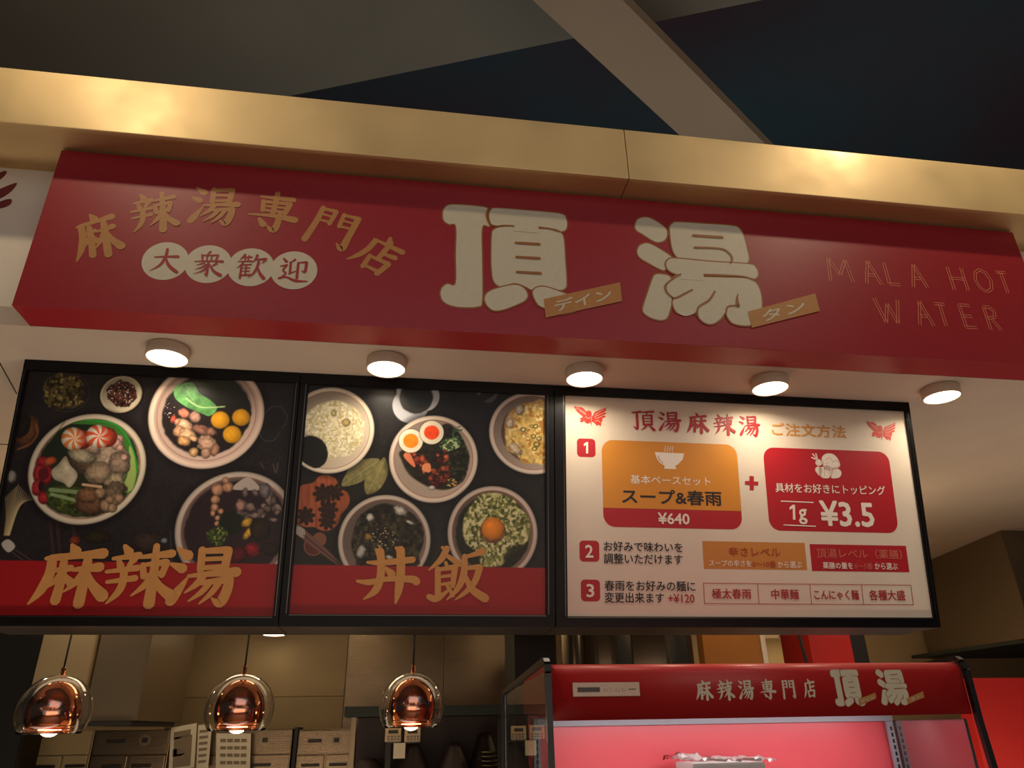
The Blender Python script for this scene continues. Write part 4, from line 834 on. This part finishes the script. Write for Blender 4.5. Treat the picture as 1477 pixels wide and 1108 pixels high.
box('base', (XL+.01, YF-.03, .0), (XR-.01, YI+.5, .28), M_fred, fr, .01)
a, b = F_PL.uv(825, 985), F_PL.uv(923, 1004.5)
cp = bmobj('control_panel', box_bm(F_PL.p(a[0], b[1], .0005), F_PL.p(b[0], a[1], .007), .002), mat('champagne_plate', (176, 152, 134), .35, .6), fr)
W_, H_ = b[0]-a[0], a[1]-b[1]
bmobj('display', box_bm(F_PL.p(a[0]+W_*.07, a[1]-H_*.68, .0072), F_PL.p(a[0]+W_*.40, a[1]-H_*.34, .0085)), mat('dark_display', (44, 20, 20), .2), cp)
for k in range(4):
    u = a[0]+W_*(.49+.09*k); bmobj('button', box_bm(F_PL.p(u-.006, a[1]-H_*.62, .0072), F_PL.p(u+.006, a[1]-H_*.38, .0092), .001), M_trimal if False else mat('plate_button', (190, 164, 146), .4, .4), cp)
bmobj('dash_mark', box_bm(F_PL.p(a[0]+W_*.83, a[1]-H_*.53, .0072), F_PL.p(a[0]+W_*.94, a[1]-H_*.47, .008)), M_fblack, cp)
f8 = lambda x, y: (990+x*.23697, 955+y*.23697)
brow(fr, F_PL, .001, '麻辣湯専門店', M_cream, 1.4, 'cream brush character', [(*f8(45, 112), *f8(162, 232)), (*f8(178, 111), *f8(292, 230)), (*f8(308, 110), *f8(415, 228)), (*f8(438, 108), *f8(548, 226)), (*f8(570, 107), *f8(672, 224)), (*f8(698, 104), *f8(798, 222))])
def remap(fn, src, dst):                       # from the big sign's outline to the small copy on the header
    x0, y0, x1, y1 = src; a, b = F_PL.uv(*f8(*dst[:2])), F_PL.uv(*f8(*dst[2:])); c0, c1 = fn(x0, y0), fn(x1, y1)
    def g(x, y):
        q = fn(x, y); return (a[0]+(q[0]-c0[0])/(c1[0]-c0[0])*(b[0]-a[0]), a[1]+(q[1]-c0[1])/(c1[1]-c0[1])*(b[1]-a[1]))
    return g
g1 = remap(Z3, (85, 78, 1005, 860), (868, 50, 1075, 262)); g2 = remap(Z4, (80, 68, 970, 830), (1148, 47, 1355, 258))
giant(TING, g1, '頂', fr, F_PL, .001, .4); giant(TANG, g2, '湯', fr, F_PL, .001, .4)
tagstrip([F_PL.uv(*f8(*q)) for q in ((1045, 226), (1148, 187), (1155, 222), (1050, 268))], 'デイン', fr, F_PL, .004, (.13, .25, .86, .8))
tagstrip([F_PL.uv(*f8(*q)) for q in ((1338, 222), (1438, 178), (1446, 215), (1345, 258))], 'タン', fr, F_PL, .004, (.2, .25, .8, .8))

# wrapped white tray on the shelf
tz = CAMZ-.20; c = at(1035, 1100, YI-.2)
tr = thing('wrapped_tray', 'white tray wrapped in crinkled clear film on the fridge shelf', 'food tray', (c.x, YI-.2, tz))
box('tray', (c.x-.12, YI-.28, tz+.001), (c.x+.14, YI-.1, tz+.085), M_white, tr, .008)
rs = random.Random(3); v = []; f = []; nx, ny = 22, 14
for j in range(ny+1):
    for i in range(nx+1):
        x, y = i/nx, j/ny; e = min(x, 1-x, y, 1-y); v.append((c.x-.16+.34*x, YI-.33+.27*y, tz+.088+min(e*.1, .008)+rs.uniform(-.006, .008)+(.018 if x < .2 else 0)*rs.random()))
for j in range(ny):
    for i in range(nx): f.append((j*(nx+1)+i, j*(nx+1)+i+1, (j+1)*(nx+1)+i+1, (j+1)*(nx+1)+i))
fl = mk('film', v, f, glass('crinkled_film', (255, 250, 250), .05, 1.3), tr)

# ================================================================== kitchen behind the counter
def kbox(name, px0, py0, px1, py1, Y, dep, m, parent=None, bev=.004, z0=None):
    a, b = at(px0, py0, Y), at(px1, py1, Y); return box(name, (a.x, Y, b.z if z0 is None else z0), (b.x, Y+dep, a.z), m, parent, bev)
def X(px, Y, py=1040): return at(px, py, Y).x
def Zc(py, Y, px=300): return at(px, py, Y).z
# hood on the right: steel box hung from the kitchen ceiling
hd = thing('range_hood', 'large brushed steel exhaust hood beyond the order board at the right edge', 'exhaust hood', (6.4, 6.2, ZS-.002))
x0 = at(1443, 765, 5.49).x; zb_ = CAMZ+.604
hexa('hood_shell', [(x0, 5.49, zb_), (8.4, 5.49, zb_), (8.4, 7.15, zb_), (x0+.28, 7.15, zb_)], [(x0, 5.49, ZS-.003), (8.4, 5.49, ZS-.003), (8.4, 7.15, ZS-.003), (x0+.28, 7.15, ZS-.003)], M_steel2, hd, .004)
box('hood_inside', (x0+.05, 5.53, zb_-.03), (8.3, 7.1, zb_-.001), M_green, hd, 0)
# hood on the left
hl = thing('range_hood', 'pale steel exhaust hood rising behind the leftmost pendant lamp', 'exhaust hood', (-1.9, 5.5, ZS-.002))
ya = 5.2
hexa('hood_shell', [(X(45, ya, 990), ya, Zc(1050, ya)), (X(112, ya), ya, Zc(1050, ya)), (X(112, ya)+.25, ya+1.0, Zc(1050, ya)), (X(45, ya), ya+1.0, Zc(1050, ya))],
     [(X(45, ya, 990), ya, ZS-.003), (X(112, ya), ya, ZS-.003), (X(112, ya)+.25, ya+1.0, ZS-.003), (X(45, ya), ya+1.0, ZS-.003)], mat('pale_steel', (190, 168, 130), .4, .6, .05, 3), hl, .004)
hexa('side_duct', [(X(118, ya), ya+.02, Zc(1038, ya)), (X(195, ya), ya+.02, Zc(1038, ya)), (X(195, ya), ya+1.1, Zc(1038, ya)), (X(118, ya), ya+1.1, Zc(1038, ya))],
     [(X(118, ya), ya+.02, ZS-.003), (X(195, ya), ya+.02, ZS-.003), (X(195, ya), ya+1.1, ZS-.003), (X(118, ya), ya+1.1, ZS-.003)], M_steel2, hl, .004)
box('lower_lip', (X(128, ya), ya-.02, Zc(1045, ya)), (X(190, ya), ya+.98, Zc(1038.5, ya)), M_dark, hl)
box('dark_screen', (-6.9, 5.6, 0), (X(50, 5.6, 1000)-.02, 5.66, ZS-.004), M_dark)
tag(bpy.data.objects['dark_screen'], 'near black screen panel at the far left behind the pendants', 'screen')
# wall sheets
Yw = YFAR-.03
ws = thing('steel_wall_sheet', 'dull steel wall cladding behind the rightmost pendant lamp', 'wall cladding', (X(600, Yw), Yw, 1.0))
xs = [X(500, Yw, 960), X(640, Yw, 960), X(800, Yw, 960)]
for i in range(2): box('sheet_panel', (xs[i]+.002, Yw-.015, .9), (xs[i+1]-.002, Yw+.02, ZS-.01), M_steel, ws, .002)
hs = thing('tan_wall_panelling', 'tan wall panelling with a thin joint between the steel duct and the cladding', 'wall panelling', (X(350, Yw), Yw, 1.0))
zj = Zc(1006, Yw, 350)
for (a_, b_) in ((.9, zj-.002), (zj+.002, ZS-.01)): box('wall_panel', (X(200, Yw, 960), Yw-.01, a_), (xs[0]-.003, Yw+.02, b_), M_kwall, hs, .001)
# row of steel refrigerators
Yk = 6.3; gaps = [(60, 134, 'cream fronted narrow cabinet left of the steel refrigerators', mat('cream_enamel', (190, 168, 124), .4, .1)), (136, 245, 'steel refrigerator behind the leftmost pendant, with a round badge', M_steel), (302, 421, 'steel refrigerator behind the pinned grid sheet', M_steel), (430, 512, 'steel refrigerator beside the dark shelf unit', M_steel)]
M_handle = mat('dark_recess', (40, 32, 26), .5)
for i, (p0, p1, lb, m) in enumerate(gaps):
    zt_ = Zc(1052 if i else 1052, Yk, (p0+p1)/2); x0_, x1_ = X(p0, Yk, 1060), X(p1, Yk, 1060)
    t = thing('refrigerator' if i else 'storage_cabinet', lb, 'refrigerator' if i else 'cabinet', ((x0_+x1_)/2, Yk, 0))
    box('cabinet_body', (x0_, Yk+.03, .02), (x1_, Yk+.7, zt_), m, t, .006)
    zm = zt_-.17
    box('control_panel', (x0_+.006, Yk+.004, zm+.003), (x1_-.006, Yk+.03, zt_-.006), m, t, .004)
    for s_ in (0, 1):
        xa, xb = x0_+.006+(x1_-x0_)/2*s_, x0_-.006+(x1_-x0_)/2*(s_+1)
        d_ = box('door', (xa, Yk, .1), (xb, Yk+.03, zm-.003), m, t, .006)
        hz = zm-.06; box('handle', (xb-.16 if s_ == 0 else xa+.03, Yk-.02, hz-.02), (xb-.03 if s_ == 0 else xa+.16, Yk-.001, hz), M_handle, d_, .004)
    w_ = x1_-x0_
    if i: 
        box('vent_slot', (x0_+w_*.18, Yk-.001, zt_-.09), (x0_+w_*.42, Yk+.0035, zt_-.065), M_handle, t, .001)
        cc = (x0_+w_*.68, Yk+.003, zt_-.075); vv = [(cc[0]+.04*math.cos(a*PI/10), Yk-.003, cc[2]+.04*math.sin(a*PI/10)) for a in range(20)]+[(cc[0]+.04*math.cos(a*PI/10), Yk+.003, cc[2]+.04*math.sin(a*PI/10)) for a in range(20)]
        bd = mk('badge', vv, [tuple(range(20))]+[(a, (a+1) % 20, 20+(a+1) % 20, 20+a) for a in range(20)], M_steel2, t)
        box('badge_mark', (cc[0]-.02, Yk-.005, cc[2]-.016), (cc[0]+.02, Yk-.0031, cc[2]+.016), M_handle, bd, .002)
box('gap_strip', (X(421, Yk, 1060)+.01, Yk+.05, 0), (X(430, Yk, 1060)-.008, Yk+.4, Zc(1049, Yk, 425)), M_dark, None, .004)  # solid strip stands in for the dark gap between the refrigerators
tag(bpy.data.objects['gap_strip'], 'dark strip filling the gap between the two right hand steel refrigerators', 'post')
# papers
def paper(nm, quad, lb, rows, cols, fillblock=None):
    Y = Yk-.1; P = [at(x, y, Y) for x, y in quad]; t = thing(nm, lb, 'notice', P[0])
    mk('sheet', P+[q+Vector((0, .003, 0)) for q in P], [(3, 2, 1, 0), (4, 5, 6, 7), (0, 1, 5, 4), (1, 2, 6, 5), (2, 3, 7, 6), (3, 0, 4, 7)], M_paper, t)
    v = []; f = []
    def L(s, tt): return (P[0]*(1-s)+P[1]*s)*(1-tt)+(P[3]*(1-s)+P[2]*s)*tt+Vector((0, -.002, 0))
    def quadp(a, b, c, d): k = len(v); v.extend([L(a, b), L(c, b), L(c, d), L(a, d)]); f.append((k+3, k+2, k+1, k))
    if fillblock: quadp(*fillblock)
    for r in range(rows):
        tt = .12+.8*r/rows
        for cc in range(cols): s0 = .12+.8*cc/cols; quadp(s0, tt, s0+.66/cols, tt+.35/rows)
    mk('print', v, f, mat('grey_print', (120, 104, 84), .7), t)
paper('menu_sheet', [(247, 1050), (284, 1043), (280, 1107), (243, 1112)], 'pale typed notice with a grey block pinned beside the refrigerator', 2, 1, (.15, .25, .85, .95))
paper('menu_sheet', [(286, 1046), (306, 1044), (300, 1110), (283, 1112)], 'narrow pale sheet next to the typed notice', 6, 1)
paper('menu_sheet', [(312, 1058), (362, 1058), (360, 1125), (311, 1125)], 'gridded schedule sheet hanging under the middle pendant', 5, 4)
# dark shelf unit with stacked cones, plate rack and two keypads
Ys = 5.4
su = thing('shelf_unit', 'dark steel shelf unit left of the display fridge', 'shelf unit', (X(620, Ys), Ys, 0))
box('top_rail', (X(497, Ys, 1022), Ys, Zc(1033, Ys, 600)), (X(737, Ys, 1022), Ys+.45, Zc(1018, Ys, 600)), M_green, su, .004)
for px in (510, 562, 722): box('post', (X(px, Ys)-.018, Ys+.02, 0), (X(px, Ys)+.018, Ys+.06, Zc(1033, Ys, 600)-.001), M_dark if px != 510 else M_steel2, su, .003)
box('back_panel', (X(512, Ys), Ys+.46, .3), (X(735, Ys), Ys+.48, Zc(1019, Ys, 600)), mat('aubergine_panel', (54, 38, 40), .5), su, .002)
zsf = Zc(1118, Ys, 600); box('shelf', (X(512, Ys), Ys+.01, zsf-.03), (X(735, Ys), Ys+.455, zsf), M_steel2, su, .003)
M_cone = mat('dark_bamboo_cone', (46, 34, 34), .5, 0, .15, 20)
c0 = None
for i, (px, ht, lb) in enumerate(((535, 1094, 'first small dark cone shaped cover on the shelf'), (597, 1074, 'second dark cone shaped cover on the shelf, middle'), (655, 1073, 'third dark cone shaped cover, next to the plate stack'), (703, 1058, 'tall dark cone shaped cover behind the plate stack, beside the fridge'))):
    h_ = Zc(ht, Ys+.15, px)-zsf; r_ = (.13, .12, .115, .12)[i]
    t = thing('cone_cover', lb, 'cover', (X(px, Ys+.15), Ys+.15+(.16 if i == 3 else 0), zsf+.001), 'dark cone shaped covers on the shelf')
    lathe('cone', [(r_, 0), (r_*.98, .01), (r_*.45, h_*.85), (r_*.36, h_*.97), (.001, h_)], M_cone, WL[t.name], t, 24)
    lathe('rim', [(r_+.004, 0), (r_+.004, .008), (r_-.006, .008), (r_-.006, 0)], M_dark, WL[t.name], t, 24)
for k in range(5):
    zz = Zc(1114-k*6.5, Ys+.02, 700); p_ = (X(706, Ys+.09), Ys+.09, zz)
    o = lathe('plate', [(.001, 0), (.05, 0), (.078, .012), (.084, .014), (.081, .010), (.05, -.005), (.001, -.005)], M_steel, (0, 0, 0), None, 32); o.location = p_
    tag(o, ['lowest', 'second lowest', 'middle', 'second highest', 'topmost'][k]+' shallow metal plate in the rack beside the fridge', 'plate', 'metal plates in the rack')
for i, px in enumerate((567, 595)):
    t = thing('keypad', 'small beige wall keypad under the right pendant, '+('left' if i == 0 else 'right')+' of the two', 'keypad', at(px, 1062, Ys-.02), 'beige keypads')
    a_, b_ = at(px-11, 1050, Ys-.02), at(px+11, 1070, Ys-.02)
    box('case', (a_.x, Ys-.02, b_.z), (b_.x, Ys+.01, a_.z), mat('beige_plastic', (190, 164, 128), .5), t, .004)
    box('screen', (a_.x+.02, Ys-.023, a_.z-.035), (b_.x-.02, Ys-.0205, a_.z-.015), M_handle, t, 0)
    for r in range(3):
        for cc in range(4): box('key', (a_.x+.015+cc*.022, Ys-.024, a_.z-.058-r*.016), (a_.x+.03+cc*.022, Ys-.0205, a_.z-.048-r*.016), M_trimal, t, 0)
box('beige_notice', at(568, 1072, Ys-.02), at(584, 1094, Ys-.0)+Vector((0, .001, 0)), M_paper); tag(bpy.data.objects['beige_notice'], 'small beige card under the left keypad', 'card')
# above the fridge, between the board and the header
Ym = 5.0
ms = thing('steel_cabinet', 'tall polished steel cabinet seen above the left half of the fridge', 'cabinet', (X(900, Ym), Ym, 0))
xx = [812, 846, 915, 1003]
for i in range(3):
    xa, xb = X(xx[i], Ym, 930)+.002, X(xx[i+1], Ym, 930)-.002; V_ = []
    for z in (.02, 2.4):
        V_ += [(xa+(xb-xa)*k/12, Ym+.05-.05*math.sin(PI*k/12), z) for k in range(13)]+[(xb, Ym+.5, z), (xa, Ym+.5, z)]
    mk('steel_panel', V_, [tuple(range(15))[::-1], tuple(range(15, 30))]+[(k, (k+1) % 15, 15+(k+1) % 15, 15+k) for k in range(15)], M_polish, ms)
box('column_panel', (X(742, 4.4, 930), 4.4, 0), (X(802, 4.4, 930), 4.8, ZS-.005), M_dark, None, .004); tag(bpy.data.objects['column_panel'], 'near black square column left of the fridge top', 'column')
box('partition_orange', (X(1014, Ym, 930), Ym, 0), (X(1097, Ym, 930), Ym+.1, 2.5), M_orange, None, .004); tag(bpy.data.objects['partition_orange'], 'orange brown partition panel above the fridge header', 'partition').name = 'partition_panel'
box('door_post', (X(1097, Ym, 930)+.002, Ym-.01, 0), (X(1104, Ym, 930), Ym+.1, 2.5), M_wall, None, .003); tag(bpy.data.objects['door_post'], 'pale door post right of the orange panel', 'post')
box('red_column', (X(1168, Ym, 930), Ym, 0), (X(1228, Ym, 930), Ym+.4, ZS-.01), M_redwall, None, .004); tag(bpy.data.objects['red_column'], 'red square column above the fridge lettering', 'column')
box('dark_cabinet', (X(1232, Ym, 930), Ym+.1, 0), (X(1262, Ym, 930), Ym+.5, 2.6), M_dark, None, .01); tag(bpy.data.objects['dark_cabinet'], 'black narrow cabinet right of the red column', 'cabinet')
pa, pb = at(1148, 900, 4.9), at(1166, 965, 4.9); pd_ = (pb-pa)/(pb.z-pa.z)
tube('dark_rod', [pa+pd_*(ZS-.003-pa.z), pa+pd_*(.003-pa.z)], .012, M_dark); tag(bpy.data.objects['dark_rod'], 'slanting dark rod across the bright opening', 'rod')
# counter end / red partition at the right
box('red_partition', (X(1404, 4.6, 1040), 4.6, 0), (X(1404, 4.6, 1040)+2.5, 4.7, Zc(978, 4.6, 1440)), M_redwall, None, .005); tag(bpy.data.objects['red_partition'], 'low red partition at the right edge behind the fridge', 'partition')
# recessed kitchen lights glimpsed under the boards
for i, (px, py) in enumerate(((395, 916.5), (1140, 921.5))):
    dd = ray(px, py); zc_ = ZS-.012; Yq = (zc_-CAMZ)/dd.z
    Yq = min(Yq, 6.9); p_ = at(px, py, Yq)
    if i == 1:
        q_ = [(X(1090, Ym+.15, 930), Ym+.15), (X(1232, Ym+.15, 930), Ym+.15), (X(1232, 7.15, 930), 7.15), (X(1090, 7.15, 930), 7.15)]
        hexa('corridor_ceiling', [(*q, p_.z+.03) for q in q_], [(*q, p_.z+.1) for q in q_], M_soffit); tag(bpy.data.objects['corridor_ceiling'], kind='structure'); lamp('corridor_glow', (p_.x, Yq-.3, p_.z-.45), 9, (1, .72, .38), .05)
    t = thing('kitchen_lamp', ['small round kitchen lamp glimpsed under the left menu boards', 'small round lamp glimpsed in the bright opening above the fridge'][i], 'ceiling lamp', (p_.x, Yq, p_.z), 'kitchen ceiling lamps')
    lathe('lamp_ring', [(.001, .03), (.1, .03), (.1, 0), (.088, 0)], M_lring, (p_.x, Yq, p_.z), t, 28); lathe('lamp_lens', [(.088, .002), (.001, .001)], M_lens, (p_.x, Yq, p_.z), t, 28)
    if i == 0: tube('stem', [(p_.x, Yq, p_.z+.03), (p_.x, Yq, ZS-.001)], .01, M_cable, t)
